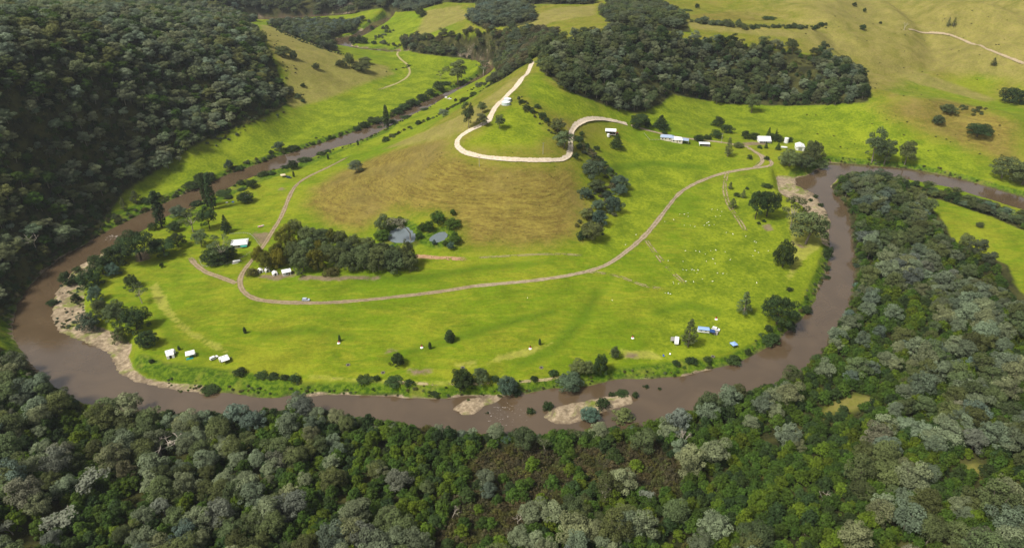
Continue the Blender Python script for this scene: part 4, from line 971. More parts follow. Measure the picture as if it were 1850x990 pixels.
# ------------------------------------------------------------------ single trees and bushes of the open country
# kind|tint|noun|rows of: u v w h label
TREES = """
poplar|darkgreen|poplar_tree
293 411 18 64:tall dark poplar standing alone at the river bend
375 373 12 54:left of two tall poplars by the bank
386 378 13 60:right of two tall poplars by the bank
699 231 10 37:dark slim poplar on the upper river bank
813 616 16 23:young dark tree on the open lawn
spread|darkgreen|gum_tree
255 470 66 60:largest dark spreading gum at the left river bend
298 463 38 36:dark spreading gum right of the largest one at the bend
322 446 28 28:small spreading gum between bend and camp track
379 414 28 43:dark gum below the two poplars
1403 585 58 56:big dark spreading gum on the right river bank
1385 391 36 47:dark gum right of its twin near the wheel ruts
1364 396 30 52:dark gum left of its twin near the wheel ruts
1156 227 31 23:dark spreading tree beside the white gravel road end
1765 247 38 27:lone dark round tree on the brown right hill
opengum|olive|gum_tree
349 419 33 42:thin leafy olive gum under the poplars
405 473 42 54:gum with bare pale trunk left of the white roofed house
1428 414 40 62:thin pale gum beside the right sand bank
257 548 25 41:thin olive gum beside a dark round bush
873 136 22 27:thin gum at the end of the far meadow
796 143 12 15:small thin gum on the far meadow edge
gum|mid|gum_tree
1634 298 27 43:leaning gum right of the two bend gums
1575 294 32 60:tallest gum behind the right river bend
827 153 34 44:tall gum on the far river bank
364 445 25 33:gum standing left of the white roofed house tree
1455 441 56 66:large gum beside the right sand bank
1597 296 29 45:shorter gum beside the tallest bend gum
847 232 20 45:tall gum left of the white hill road
871 205 16 21:small gum above the tall hill gum
903 232 18 24:lone gum inside the hill road loop
1357 204 24 35:gum pair in front of the dark ridge wood
1810 322 42 42:left of the two big trees at the right edge
1846 334 52 46:right big tree cut by the right edge
gum|sage|gum_tree
871 228 19 24:pale gum right at the hill road edge
644 312 24 24:lone grey gum on the brown hill's left flank
801 212 18 16:grey gum low on the hill's river side
round|darkgreen|round_tree
312 421 22 20:dark little tree at the foot of the lone poplar
207 479 40 36:dark dense tree at the top of the left sand bar
180 502 42 40:dark dense tree upper in the left bank clump
160 527 38 38:dark dense tree lower in the left bank clump
385 481 46 34:dark dense bush in front of the pale trunked gum
415 469 22 24:dark bush left of the white roofed house
241 607 50 46:darkest round tree at the left sand bar
262 630 34 32:dark round tree nearest the first caravan
235 523 25 26:dark round bush beside the thin olive gum
453 342 20 17:dark round bush on the upper left bank
441 369 26 22:dark round bush hiding a white caravan
529 307 17 17:dark round bush beside the upper river
717 664 26 25:dark round bush on the lawn by the bottom bank
836 713 34 43:tall dark bush on the bottom river bank
1085 684 27 39:dark pointed bush on the bottom river bank
1417 488 35 51:tall dark round tree on the right flats
1299 231 20 19:topmost of three dark trees above the farm lane
1315 242 20 17:right one of three dark trees above the farm lane
1295 251 20 16:lowest of three dark trees above the farm lane
1263 257 17 13:dark round bush beside the white carport
1363 253 17 14:dark bush left of the white farmhouse
1348 252 14 16:bare stemmed bush at the left end of the farmhouse row
1405 257 25 15:dark bush right of the white farmhouse
1427 258 10 10:small round bush right of the white silo
1170 232 12 14:small tree right of the dark spreading tree
1150 236 13 13:small tree left under the dark spreading tree
1355 289 9 9:small round bush inside the lane fork
1386 290 9 8:small round bush at the lane bend
1837 190 42 32:dark tree clump in the hill gully at right edge
1279 253 14 9:low green bush left of the farm lane pole
round|mid|round_tree
870 699 27 31:olive bush right of the tall dark bank bush
1046 681 32 27:olive brown bush above the blue green bank bush
1063 679 24 24:brownish bush left of the pointed bank bush
1111 650 15 25:small upright bush on the lawn by the bottom bank
183 576 29 34:mid green tree in the left bank row
206 586 35 40:green tree left of the darkest round tree
215 623 23 33:light green tree below the darkest round tree
1716 209 26 19:light green bush on the brown right hill
1696 229 19 18:grey bush below the light green hill bush
1428 312 36 32:left tree of the clump at the river corner
1456 303 28 25:middle tree of the clump at the river corner
1472 296 36 34:right tree of the clump at the river corner
1456 313 30 25:front bush of the clump at the river corner
1485 309 20 18:outer bush of the clump above the water
1771 412 12 11:lone small bush on the right meadow
570 127 12 12:lone round tree on the golden hill
614 122 17 13:left tree of the golden hill clump
630 124 17 25:tallest tree of the golden hill clump
652 131 30 21:wide tree of the golden hill clump
659 115 20 13:rear tree of the golden hill clump
511 104 26 21:tree by the forest edge on the golden hill
530 109 12 16:small tree right of the golden hill forest edge
526 175 11 17:upright bush low on the golden hill
538 180 12 10:low bush beside the upright golden hill bush
692 423 30 34:grey tree left of the larger pond
1335 268 17 11:clipped hedge bush left of the farm yard
760 33 17 17:tree at the far meadow's top corner
472 81 18 24:tree at the top of the forest edge
round|teal|blue_green_bush
203 501 23 25:blue green bush at the left bank clump
172 548 25 29:blue green bush between the left bank clumps
158 602 37 36:blue green bush alone on the left sand bar
321 395 28 23:blue green bush under the lone poplar
916 717 33 35:blue green bush on the bottom bank
1029 714 46 35:wide blue green bush leaning over the water
1071 324 39 33:big blue green tree at the top of the gully
1120 342 29 25:blue grey tree on the gully's right edge
1120 355 25 19:lower blue grey tree on the gully's right edge
1109 387 29 31:blue grey tree low on the gully's right side
1098 362 19 17:small blue grey tree mid gully
1083 409 25 29:blue grey tree in the lower gully
1080 382 21 20:blue green bush in the mid gully
1057 362 23 21:blue green bush on the gully's left edge
1067 766 31 27:blue green bush on the near bank beside the gravel island
503 275 18 17:blue green bush on the upper far bank
413 308 14 17:blue green bush on the far bank left
814 453 12 14:pale blue bush below the reed pond
784 444 8 10:tiny pale blue bush at the reed pond
707 453 10 10:pale blue bush between grove and pond
gum|olive|gum_tree
1078 346 27 25:olive gum in the upper gully
1069 433 36 37:olive gum at the bottom end of the gully
1059 395 21 21:thin olive gum in the mid gully
1019 267 33 33:gum at the white road's right bend
1007 238 27 25:gum above the white road's right bend
round|green|pond_bush
690 437 26 20:green bush in front of the pond's grey tree
720 411 19 17:dark green bush behind the larger pond
757 433 13 14:green bush right of the dead pond gum
762 421 17 17:green bush between the two ponds
774 421 17 21:taller green bush between the two ponds
790 411 27 25:wide green bush behind the reed pond
817 416 27 19:green bush right behind the reed pond
818 391 10 12:small round bush on the hill above the pond
822 433 11 15:small bush right of the reed pond
820 442 22 15:low bush below right of the reed pond
804 445 11 9:dark low bush below the reed pond
conifer|darkgreen|conifer_tree
408 422 17 33:small pointed conifer above the white roofed house
1114 271 23 24:lone conical tree below the white shed
1195 236 26 26:wide conifer beside the farm lane
1388 254 10 22:narrow conifer beside the white farmhouse
1401 253 6 18:slim conifer right of the farmhouse
1468 288 13 31:tall conifer over the river corner clump
1406 272 9 13:small dark upright shrub in the farm yard
1384 269 6 12:slim young tree in the farm yard
casuarina|mid|casuarina_tree
1243 626 23 55:tall feathery casuarina between two camps
1343 567 24 45:feathery casuarina above the big river bank gum
1314 283 14 33:column shaped tree below the farm lane
247 368 18 25:upright casuarina on the far left bank
226 381 11 25:slim casuarina on the far left bank
1126 762 36 34:open leafy tree rising from the near water
1323 376 13 19:small tree beside the wheel ruts
1342 358 9 16:slim young tree right of the wheel ruts
1319 342 8 14:thin young tree at the top of the wheel ruts
1712 49 6 15:left of two slim trees on the far right hill
1722 49 6 15:right of two slim trees on the far right hill
1794 119 9 14:lone thin tree beside the hill gully
round|mid|grove_tree
530 426 27 28:dark tree at the top of the grove
555 441 36 31:blue green tree upper in the grove
582 441 32 28:tree behind the grove's golden one
640 456 30 31:dark tree rear middle of the grove
667 461 30 31:dark tree rear right of the grove
692 471 32 33:dark tree right in the grove
738 482 22 48:tall tree at the right end of the grove
550 468 36 36:tree in the grove's middle left
592 472 34 34:tree in the grove's middle row
622 472 34 34:tree in the grove's middle behind the brownish one
652 476 36 34:tree in the grove's middle right
688 482 36 34:tree in the grove's right middle
716 480 32 32:tree behind the last front row tree
531 474 34 38:tree behind the grove's front left one
round|gold|grove_tree
514 452 36 44:golden green tree at the grove's left top
503 474 28 36:golden green tree at the grove's left side
598 441 19 27:small golden tree in the grove's upper row
575 461 18 27:small golden tree in the grove's middle
572 492 33 42:golden olive tree with pale trunk in the grove front
469 481 24 37:golden tree left of the track fork
484 490 30 35:golden tree over the white huts
501 488 30 38:golden tree right over the white huts
round|mid|grove_tree
545 496 42 46:dark grey green tree at the grove's front left
606 482 33 36:blue green round tree in the grove's middle
632 493 40 40:brownish tree in the grove's front row middle
657 492 40 42:green tree in the grove's front row
683 494 42 44:wide tree in the grove's front row right
712 493 42 42:olive tree near the grove's right end
737 491 36 36:last tree of the grove's front row
613 442 26 25:pale blue tree in the grove's upper row
shrub|scrubolive|low_bush
598 500 27 19:round brown olive bush before the grove
455 501 21 19:dark bush left of the white huts
shrub|darkgreen|low_bush
432 681 22 18:largest of the bushes in the bottom left bank row
469 684 22 12:second of the bushes in the bottom left bank row
492 686 20 12:third of the bushes in the bottom left bank row
513 688 15 13:fourth of the bushes in the bottom left bank row
531 693 20 16:last of the bushes in the bottom left bank row
657 695 27 13:low wide bush on the bottom bank left of centre
680 689 11 12:small round bush at the bottom bank top edge
710 701 30 15:low spreading bush down the bottom bank
738 699 16 13:small bush on the bottom bank right of the spreading one
894 691 13 13:small bush above the blue green bank bush
965 691 13 11:small bush on the bank right of centre
852 693 9 11:tiny bush between the two bank bushes
1000 682 15 13:small bush left of the olive brown bushes
1222 662 14 11:left of three bushes below the caravan camp
1250 660 19 13:middle of three bushes below the caravan camp
1279 657 15 12:right of three bushes below the caravan camp
1327 662 27 17:wide bush at the water right of the camp
1351 643 11 14:bush at the bank right of the blue gazebo
1389 600 15 13:bush left under the big right bank gum
1392 627 36 22:dense bush at the water below the big bank gum
1429 601 17 21:bush right under the big bank gum
1427 527 11 9:small round bush on the right lawn
1458 569 19 15:grey bush on the right bank
1496 471 17 25:tall bush on the right bank at the sand end
1495 491 11 12:bush on the right bank below the sand
1495 506 12 9:lowest bush on the right bank bend
1371 406 7 6:tiny dark bush below the twin gums
1381 402 7 6:small dark bush under the twin gums
1350 343 6 6:tiny round bush on the lawn near the sand bank
1388 341 18 10:open low bush behind the twin gums
1332 356 12 9:low bush left of the slim young tree
434 335 15 11:bush beside the river above the left camp
400 353 27 11:long low bush at the upper left bank
411 360 15 9:low bush on the bank above the camp tables
436 345 15 7:flat bush left of the dark round one
353 373 21 13:low bush on the left bank sand
276 418 15 17:small bush left of the lone poplar
367 330 31 19:wide bush on the far left bank
343 343 31 15:low bush on the far left bank
280 361 19 15:round bush on the far left bank
262 368 16 13:small bush beside the far bank casuarina
475 319 19 12:flat topped bush beside the upper river
490 317 13 8:low bush right of the flat topped bush
514 305 15 8:low bush left of the upper round bush
548 293 23 11:grey bush along the upper bank
579 281 15 9:bush further along the upper bank
591 275 11 6:low bush after the upper bank bush
528 274 21 12:low brownish bush on the upper far bank
489 279 9 8:little bush on the upper far bank
428 310 17 10:low brown bush on the far bank
477 294 9 8:small bush at the far bank water edge
763 182 21 13:round bush on the upper far bank
777 174 15 13:bush above the round far bank bush
792 165 21 19:taller bush on the upper far bank
804 155 21 11:low bush beside the tall far bank gum
744 193 23 15:long bush on the far bank
730 199 20 12:low bush on the far bank middle
718 208 23 15:broad bush on the far bank
675 224 27 13:wide bush left of the slim poplar
657 232 19 14:bush at the far bank sand
645 238 12 9:small bush beside the far bank sand
686 236 23 11:low bush on the near side of the slim poplar
709 226 15 13:bush right of the slim poplar
732 215 19 10:low bush at the near upper bank
767 200 15 7:flat bush at the near upper bank
756 226 11 10:small bush on the hill's river foot
697 257 13 11:bush at the hill's left foot
839 184 15 10:bush on the hill above the white vehicle
855 174 12 10:bush higher on the hill's river side
823 184 6 7:tiny bush beside the white vehicle
121 519 27 31:tall shrub at the left sand bar top
137 494 15 13:low shrub at the left sand bar head
92 554 17 13:low grey shrub at the water of the left bar
136 548 15 19:green shrub on the left sand bar
292 484 7 10:tiny round tree below the spreading gums
273 657 9 9:tiny shrub left of the first caravan
377 713 29 15:low grey shrub at the bottom left water edge
784 717 21 9:brown low shrub at the bottom water edge
935 717 16 13:small shrub right of the blue green bank bush
1090 740 23 21:dark round shrub on the gravel island
1124 716 23 11:long low shrub on the gravel island
1105 716 11 9:small shrub on the gravel island
990 741 18 19:shrub at the gravel island's left tip
958 753 15 19:upright shrub in the rapids
940 753 21 10:low shrub in the rapids
881 753 10 11:small shrub below the left gravel bar
1148 720 11 14:left shrub standing in the water
1168 707 13 14:middle shrub standing in the water
1191 710 7 12:right shrub standing in the water
1484 374 10 8:shrub on the right sand bank lower edge
1474 358 9 7:shrub on the right sand bank top edge
1465 364 8 6:small shrub on the right sand bank
1493 407 10 9:shrub at the right sand bank water
1486 421 13 13:round shrub at the right sand bank end
1491 431 11 11:shrub below the right sand bank
1373 269 9 7:low shrub in the farm yard
1201 243 10 6:low shrub behind the cream cottage
942 188 12 9:topmost gully shrub on the hill
953 199 12 9:second gully shrub on the hill
971 197 12 9:gully shrub right of the second
980 215 14 12:larger gully shrub on the hill
988 222 10 9:gully shrub above the road bend gum
962 206 10 8:small gully shrub mid row
1051 246 10 9:shrub beside the road's right bend
1040 288 13 13:green shrub under the road's right bend
1046 271 12 12:dark shrub right of the road bend
1060 270 11 11:dark shrub in the gully top
1078 272 11 9:shrub at the gully's right top
1080 290 12 10:dark shrub in the upper gully
1090 300 14 11:dark shrub right of the big gully tree
1100 315 14 13:dark shrub on the gully's right
1051 435 19 19:dark bush at the gully's bottom left
1047 258 16 13:grey shrub beside the white road
547 159 9 8:small round bush on the golden hill
547 186 8 7:small bush at the golden hill's foot
1559 56 11 11:round tree on the far right hill
1591 44 5 5:small bush on the far right hill
1562 23 6 8:small tree on the top right hill
1544 13 8 8:small bush at the top right ridge
1483 50 10 9:bush at the end of the far hedge
1391 36 23 10:bush clump on the far hill
1243 21 18 8:bush at the top edge right of centre
1260 16 7 9:small tree at the top edge right of centre
675 81 9 8:round bush on the far bright meadow
672 56 8 10:bush at the far river
638 81 14 15:left casuarina bush at the far river bend
648 80 14 17:middle casuarina bush at the far river bend
658 80 12 14:right casuarina bush at the far river bend
"""
sap = [(443,602,6,12,"young sapling on the lawn right of the first caravans"),(614,616,5,12,"young sapling beside the first red drum"),(777,630,6,13,"young sapling left of the young conical tree"),
       (975,623,5,12,"young sapling on the middle lawn"),(324,632,5,8,"dark sapling between the two left caravans"),(593,288,4,9,"young sapling on the upper flat strip"),
       (531,320,4,10,"young sapling beside the beige tent"),(647,263,4,9,"young sapling furthest up the flat strip")]
rng_t = random.Random(8)
ALL = []
head = None
for ln in TREES.strip().split("\n"):
    if '|' in ln: head = ln.split('|'); continue
    nums, lab = ln.split(':'); u, v, w, h = map(float, nums.split()); ALL.append((head, u, v, w, h, lab))
bases = cast([a[1] for a in ALL], [a[2] for a in ALL])
SCRB = []
for (hd, u, v, w, h, lab), (x, y) in zip(ALL, bases):
    kind, tint, name = hd; z = float(H(x, y)); z = max(z, -.3)
    d = depth_at(x, y, z)
    wm = w*d/F; hm = max(.6, (h-.22*w)*d/F/.84)
    if kind in ('shrub',): hm = max(.5, (h-.3*w)*d/F/.84)
    # the traced base is where the crown meets the ground in the picture: step back by half the crown's depth
    back = wm*.32 if kind in ('round', 'shrub', 'conifer') else 0.0
    y2 = y+back
    bark = PALEBARK if kind == 'opengum' else DARKBARK if tint in ('darkgreen', 'green') else BARK
    plant_tree(name, lab, kind, tint, x, y2, wm, hm, None, None, bark, None, kind != 'shrub', 'bush' if kind == 'shrub' or 'bush' in name else 'tree')
sb = cast([a[0] for a in sap], [a[1] for a in sap])
for (u, v, w, h, lab), (x, y) in zip(sap, sb):
    d = depth_at(x, y, float(H(x, y))); plant_tree('sapling', lab, 'poplar', 'darkgreen', x, y, max(1.2, w*d/F*.9), h*d/F/.86, 'young saplings on the camp lawn', None, BARK, None, True, 'sapling')
# bare trees
for u, v, w, h, kind, tint, lab in [
    (742,436,27,43,'wispy','grey',"pale half dead gum standing between the two ponds"),(1228,815,22,42,'dead','grey',"white bare dead tree in the near forest right of centre"),
    (1095,905,30,44,'dead','grey',"pale dead tree amid the brown scrub"),(1180,905,20,26,'wispy','grey',"thin pale tree beside the brown scrub"),
    (162,880,44,46,'wispy','grey',"grey half dead tree in the near forest at left"),(258,830,14,26,'dead','grey',"small white dead tree in the near forest left"),
    (288,822,50,34,'dead','brown',"bare branched dead tree in the near forest left of centre"),(935,950,18,22,'dead','grey',"small bleached dead tree at the bottom centre"),
    (818,940,16,34,'dead','grey',"grey bare stem beside the brown scrub at left"),(66,450,24,30,'dead','grey',"white dead tree on the left river slope"),
    (135,960,50,36,'wispy','grey',"grey half dead tree at the bottom left"),(1633,55,8,12,'dead','grey',"bare tree on the far right hill"),
    (1485,905,16,24,'dead','grey',"small bare tree in the right forest"),(395,805,26,34,'wispy','sage',"pale thin tree near the river at left"),
    (250,742,26,36,'wispy','grey',"grey bare bush at the near left water edge"),(1808,880,14,30,'dead','grey',"white dead stem at the far right"),
    (24,965,24,30,'wispy','grey',"pale thin tree in the bottom left corner"),(985,820,24,30,'wispy','olive',"thin twiggy tree right of the wattle patch")]:
    x, y, z = cast1(u, v); d = depth_at(x, y, z)
    plant_tree('dead_tree', lab, kind, tint, x, y, w*d/F, max(2.5, h*d/F/.86), None, rng_t.randint(0, 5), PALEBARK, None, True, 'tree')

# shrubs nobody could count: bank cover, hillside tussocks, pasture weeds
small = Pts(); rngf = np.random.RandomState(77)
def line_shrubs(pix, n, spread, wr, hr, tints):
    c = catmull(pix, 4); w = cast(c[:, 0], c[:, 1])
    p = w[rngf.randint(len(w), size=n)]+rngf.normal(size=(n, 2))*spread
    for q in p[water_sd(p[:, 0], p[:, 1]) > .5]:
        s = rngf.uniform(*wr); small.add(q[0], q[1], lib2('shrub', int(rngf.randint(0, 4)), tints[rngf.randint(len(tints))]), s, s*rngf.uniform(*hr))
LIB2 = []; LIB2I = {}
def lib2(kind, seed, tint):
    k = (kind, seed, tint)
    if k not in LIB2I: LIB2I[k] = len(LIB2); LIB2.append(k)
    return LIB2I[k]
G3 = ['mid', 'scrubolive', 'green', 'fargreen']
line_shrubs([(870,138),(800,168),(740,196),(700,214),(650,233),(600,252),(540,270),(480,288),(420,312),(360,338),(300,365),(230,395),(150,440),(90,478),(40,530),(12,590)], 520, 2.6, (1.2, 3.6), (.5, .9), G3)
line_shrubs([(200,385),(130,440),(70,495),(20,560)], 320, 7, (1.5, 4.2), (.5, .9), ['scrubolive', 'mid', 'green', 'brown'])
line_shrubs([(860,160),(800,183),(740,212),(680,243),(620,266),(560,288),(500,306),(440,330),(380,362),(330,385)], 150, 1.8, (.8, 2.4), (.5, .9), G3)
line_shrubs([(300,695),(420,708),(560,712),(700,714),(850,714),(950,708),(1050,698),(1150,683),(1290,664),(1370,634),(1430,588),(1470,540),(1492,480)], 260, 2.2, (.6, 2.0), (.4, .8), ['mid', 'green', 'scrubolive'])
line_shrubs([(1405,612),(1440,580),(1470,530),(1490,500),(1500,440),(1495,390)], 60, 1.8, (1.2, 2.8), (.5, .9), G3)
line_shrubs([(105,520),(95,550),(110,590),(130,570),(150,540),(140,500)], 70, 4, (.8, 2.2), (.5, .9), ['mid', 'teal', 'brown'])
line_shrubs([(935,180),(955,200),(975,215),(995,230),(1010,245)], 90, 2.5, (.9, 2.4), (.5, .9), ['mid', 'scrubolive'])
line_shrubs([(1045,258),(1062,275),(1080,295),(1100,320),(1090,350),(1085,390),(1065,425)], 170, 5, (1.5, 4.5), (.5, .9), ['mid', 'scrubolive', 'brown', 'fargreen'])
line_shrubs([(700,250),(760,224),(830,188),(880,158),(925,130)], 150, 3.2, (1, 3.2), (.5, 1.0), ['mid', 'scrubolive', 'darkgreen'])
line_shrubs([(880,150),(905,135),(940,122)], 70, 5, (3, 7), (.7, 1.1), ['mid', 'fargreen'])
line_shrubs([(500,55),(545,75),(600,95),(625,100)], 90, 3.0, (1, 3), (.5, .9), ['mid', 'darkgreen'])
line_shrubs([(1355,51),(1400,50),(1450,51),(1485,50)], 60, 2.5, (2.5, 6), (.5, .8), ['mid', 'darkgreen'])
line_shrubs([(1735,195),(1750,198),(1775,200),(1768,205)], 26, 3, (2, 4.5), (.3, .6), ['mid', 'scrubolive'])
line_shrubs([(1240,35),(1262,42),(1300,46),(1340,50)], 40, 4, (4, 9), (.6, 1.0), ['mid', 'fargreen'])
line_shrubs([(1500,292),(1560,296),(1620,300),(1700,314),(1770,335)], 70, 2, (1, 2.6), (.4, .8), G3)
line_shrubs([(500,190),(470,210),(420,235),(360,262)], 60, 4, (1.2, 3.5), (.5, .9), G3)
line_shrubs([(480,60),(520,110),(510,150),(520,190)], 60, 12, (.8, 2.6), (.4, .8), ['mid', 'scrubolive'])
line_shrubs([(700,130),(740,120),(712,132)], 14, 2, (1.5, 3.5), (.3, .5), ['darkgreen'])
line_shrubs([(670,42),(690,50),(700,60),(680,75),(720,85)], 50, 4, (2, 6), (.6, 1.1), ['mid', 'fargreen'])
line_shrubs([(60,690),(150,752),(250,762),(400,760),(560,756),(700,772),(850,792),(1000,792),(1120,784),(1220,762),(1330,726),(1420,702),(1480,652),(1530,590),(1555,500),(1550,430),(1525,365),(1512,345)], 420, 2.2, (2.0, 5.0), (.5, .95), ['green', 'mid', 'fargreen', 'scrubolive', 'teal'])
wu = np.concatenate([rngf.uniform(560, 1060, 230), rngf.uniform(1400, 1850, 160)]); wv = np.concatenate([rngf.uniform(250, 440, 230), rngf.uniform(20, 290, 160)])
wp = cast(wu, wv); wm_ = mask_of(Z_BROWN, wp[:, 0], wp[:, 1], 3); wf = ff[np.searchsorted(GY, wp[:, 1]).clip(0, ny-1), np.searchsorted(GX, wp[:, 0]).clip(0, nx-1)]
for k in range(390):      # weeds in the brown hill faces
    if (k < 230 and wm_[k] > .6) or (k >= 230 and wf[k] < .3):
        s = rngf.uniform(.35, .9) if k < 230 else rngf.uniform(.6, 1.9); small.add(wp[k, 0], wp[k, 1], lib2('shrub', int(rngf.randint(0, 4)), 'scrubolive'), s, s*.5)
sp = bpy.data.collections.new("shrub_sources")
for k, (kind, seed, tint) in enumerate(LIB2):
    o = bpy.data.objects.new("shrub_source_%03d" % k, whole_mesh(kind, seed, tint, DARKBARK)); sp.objects.link(o)
ng2 = ng.copy(); [n for n in ng2.nodes if n.bl_idname == 'GeometryNodeCollectionInfo'][0].inputs[0].default_value = sp
P = small; n = len(P.x); x = np.array(P.x); y = np.array(P.y)
me = bpy.data.meshes.new("shrub_cover"); me.vertices.add(n); me.vertices.foreach_set("co", np.column_stack([x, y, H(x, y)-.05]).astype(np.float32).ravel())
D = np.array([dims(*LIB2[i][:2]) for i in P.i])
a = me.attributes.new("pidx", 'INT', 'POINT'); a.data.foreach_set("value", np.array(P.i, np.int32))
a = me.attributes.new("scl", 'FLOAT_VECTOR', 'POINT'); a.data.foreach_set("vector", np.column_stack([np.array(P.w)/D[:, 0], np.array(P.w)/D[:, 0], np.array(P.h)/D[:, 1]]).astype(np.float32).ravel())
a = me.attributes.new("rot", 'FLOAT_VECTOR', 'POINT'); a.data.foreach_set("vector", np.column_stack([0*x, 0*x, np.array(P.r)]).astype(np.float32).ravel())
o = bpy.data.objects.new("shrub_cover", me); col.objects.link(o); mo = o.modifiers.new("scatter", 'NODES'); mo.node_group = ng2
o["kind"] = "stuff"; o["label"] = "low shrubs and weeds along the banks and slopes"

# ------------------------------------------------------------------ camps, cars, buildings
class MB:
    def __init__(s): s.v = []; s.f = []
    def box(s, cx, cy, cz, sx, sy, sz, bev=0.0):
        b = len(s.v); x, y, z = sx/2, sy/2, sz/2
        if bev <= 0:
            for k in (-1, 1):
                for i, j in ((-1, -1), (1, -1), (1, 1), (-1, 1)): s.v.append((cx+i*x, cy+j*y, cz+k*z))
            s.f += [(b, b+3, b+2, b+1), (b+4, b+5, b+6, b+7)]+[(b+i, b+(i+1) % 4, b+4+(i+1) % 4, b+4+i) for i in range(4)]
        else:       # bevelled vertical corners and top edge
            def ring(zz, ins):
                r = len(s.v)
                for i, j in ((-1, -1), (1, -1), (1, 1), (-1, 1)):
                    a = (i*(x-ins), j*(y-ins-bev)); c = (i*(x-ins-bev), j*(y-ins))
                    for p in ((a, c) if (i*j > 0) else (c, a)): s.v.append((cx+p[0], cy+p[1], zz))
                return r
            # order corners counter-clockwise
            def ring8(zz, ins):
                r = len(s.v); X = x-ins; Y = y-ins
                for p in ((-X+bev, -Y), (X-bev, -Y), (X, -Y+bev), (X, Y-bev), (X-bev, Y), (-X+bev, Y), (-X, Y-bev), (-X, -Y+bev)): s.v.append((cx+p[0], cy+p[1], zz))
                return r
            r0 = ring8(cz-z, 0); r1 = ring8(cz+z-bev, 0); r2 = ring8(cz+z, bev*.8)
            for a, c in ((r0, r1), (r1, r2)): s.f += [(a+i, a+(i+1) % 8, c+(i+1) % 8, c+i) for i in range(8)]
            s.f += [tuple(r2+i for i in range(8)), tuple(r0+i for i in reversed(range(8)))]
        return s
    def prism(s, prof, y0, y1):
        """profile of (x,z) points, counter-clockwise seen from -y, pushed from y0 to y1"""
        b = len(s.v); n = len(prof)
        for y in (y0, y1): s.v += [(px, y, pz) for px, pz in prof]
        s.f += [tuple(b+i for i in range(n)), tuple(b+n+i for i in reversed(range(n)))]+[(b+(i+1) % n, b+i, b+n+i, b+n+(i+1) % n) for i in range(n)]
        return s
    def prismx(s, prof, x0, x1):
        b = len(s.v); n = len(prof)
        for x in (x0, x1): s.v += [(x, py, pz) for py, pz in prof]
        s.f += [tuple(b+i for i in reversed(range(n))), tuple(b+n+i for i in range(n))]+[(b+i, b+(i+1) % n, b+n+(i+1) % n, b+n+i) for i in range(n)]
        return s
    def cyl(s, p0, p1, r0, r1=None, n=10):
        r1 = r0 if r1 is None else r1; p0 = Vector(p0); p1 = Vector(p1); q = (p1-p0).to_track_quat('Z', 'Y'); b = len(s.v)
        for p, r in ((p0, r0), (p1, r1)):
            for i in range(n): t = 2*math.pi*i/n; s.v.append(tuple(p+q @ Vector((r*math.cos(t), r*math.sin(t), 0))))
        s.f += [(b+i, b+(i+1) % n, b+n+(i+1) % n, b+n+i) for i in range(n)]+[tuple(b+i for i in reversed(range(n))), tuple(b+n+i for i in range(n))]
        return s
    def slab(s, pts, th):
        """quad of 3D points with thickness downwards"""
        b = len(s.v); n = len(pts); s.v += [tuple(p) for p in pts]+[(p[0], p[1], p[2]-th) for p in pts]
        s.f += [tuple(b+i for i in range(n)), tuple(b+n+i for i in reversed(range(n)))]+[(b+(i+1) % n, b+i, b+n+i, b+n+(i+1) % n) for i in range(n)]
        return s
    def build(s, name, mat, parent=None):
        me = bpy.data.meshes.new(name); me.from_pydata(s.v, [], s.f); me.materials.append(mat); me.update()
        o = bpy.data.objects.new(name, me); col.objects.link(o)
        if parent: o.parent = parent
        return o
def thing(name, label, cat, u, v, rz=0.0, group=None, sc=1.0, back=0.0):
    x, y, z = cast1(u, v); y += back
    o = bpy.data.objects.new(name, None); col.objects.link(o); o.location = (x, y, float(H(x, y))); o.rotation_euler = (0, 0, rz); o.scale = (sc, sc, sc)
    return tag(o, label, cat, group)
def head_of(u0, v0, u1, v1):
    a = cast1(u0, v0); b = cast1(u1, v1); return math.atan2(b[1]-a[1], b[0]-a[0])
WHITE = plain("white paint", (.78, .78, .76), .45, .4, .06); CREAM = plain("cream board", (.62, .56, .44), .7, .2, .15); GLASS = plain("dark window glass", (.02, .025, .03), .12, .5, .1)
RUBBER = plain("black rubber", (.02, .02, .02), .8, .2); STEEL = plain("galvanised steel", (.45, .46, .47), .4, .5, .15, metallic=.6); CANVAS = plain("white canvas", (.76, .75, .72), .85, .1, .08)
BLUEC = plain("blue canvas", (.03, .07, .20), .85, .1); LBLUE = plain("pale blue tarp", (.25, .38, .66), .7, .2, .12); TEAL = plain("teal mat", (.02, .22, .20), .9, .1); GREYC = plain("grey canvas", (.25, .24, .22), .9, .1)
TIMBER = plain("weathered timber", (.22, .17, .12), .9, .1, .3); IRONW = plain("white iron roof", (.74, .75, .76), .4, .4, .08); IRONB = plain("blue grey iron roof", (.30, .37, .50), .45, .4, .12)
REDP = plain("red paint", (.50, .03, .025), .45, .4); SILVER = plain("silver car paint", (.42, .48, .56), .3, .5, .06); DARKP = plain("dark blue paint", (.03, .045, .07), .3, .5); CONC = plain("concrete", (.36, .34, .30), .9, .1, .2)
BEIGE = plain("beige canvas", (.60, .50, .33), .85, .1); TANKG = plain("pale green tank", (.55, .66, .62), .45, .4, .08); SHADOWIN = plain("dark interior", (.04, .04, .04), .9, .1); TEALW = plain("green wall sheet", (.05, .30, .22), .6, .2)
STONE = plain("grey stone", (.20, .18, .15), .95, .1, .3); ASH = plain("ash", (.05, .045, .04), 1, .05, .4); BLUEP = plain("bright blue plastic", (.03, .10, .55), .5, .3)
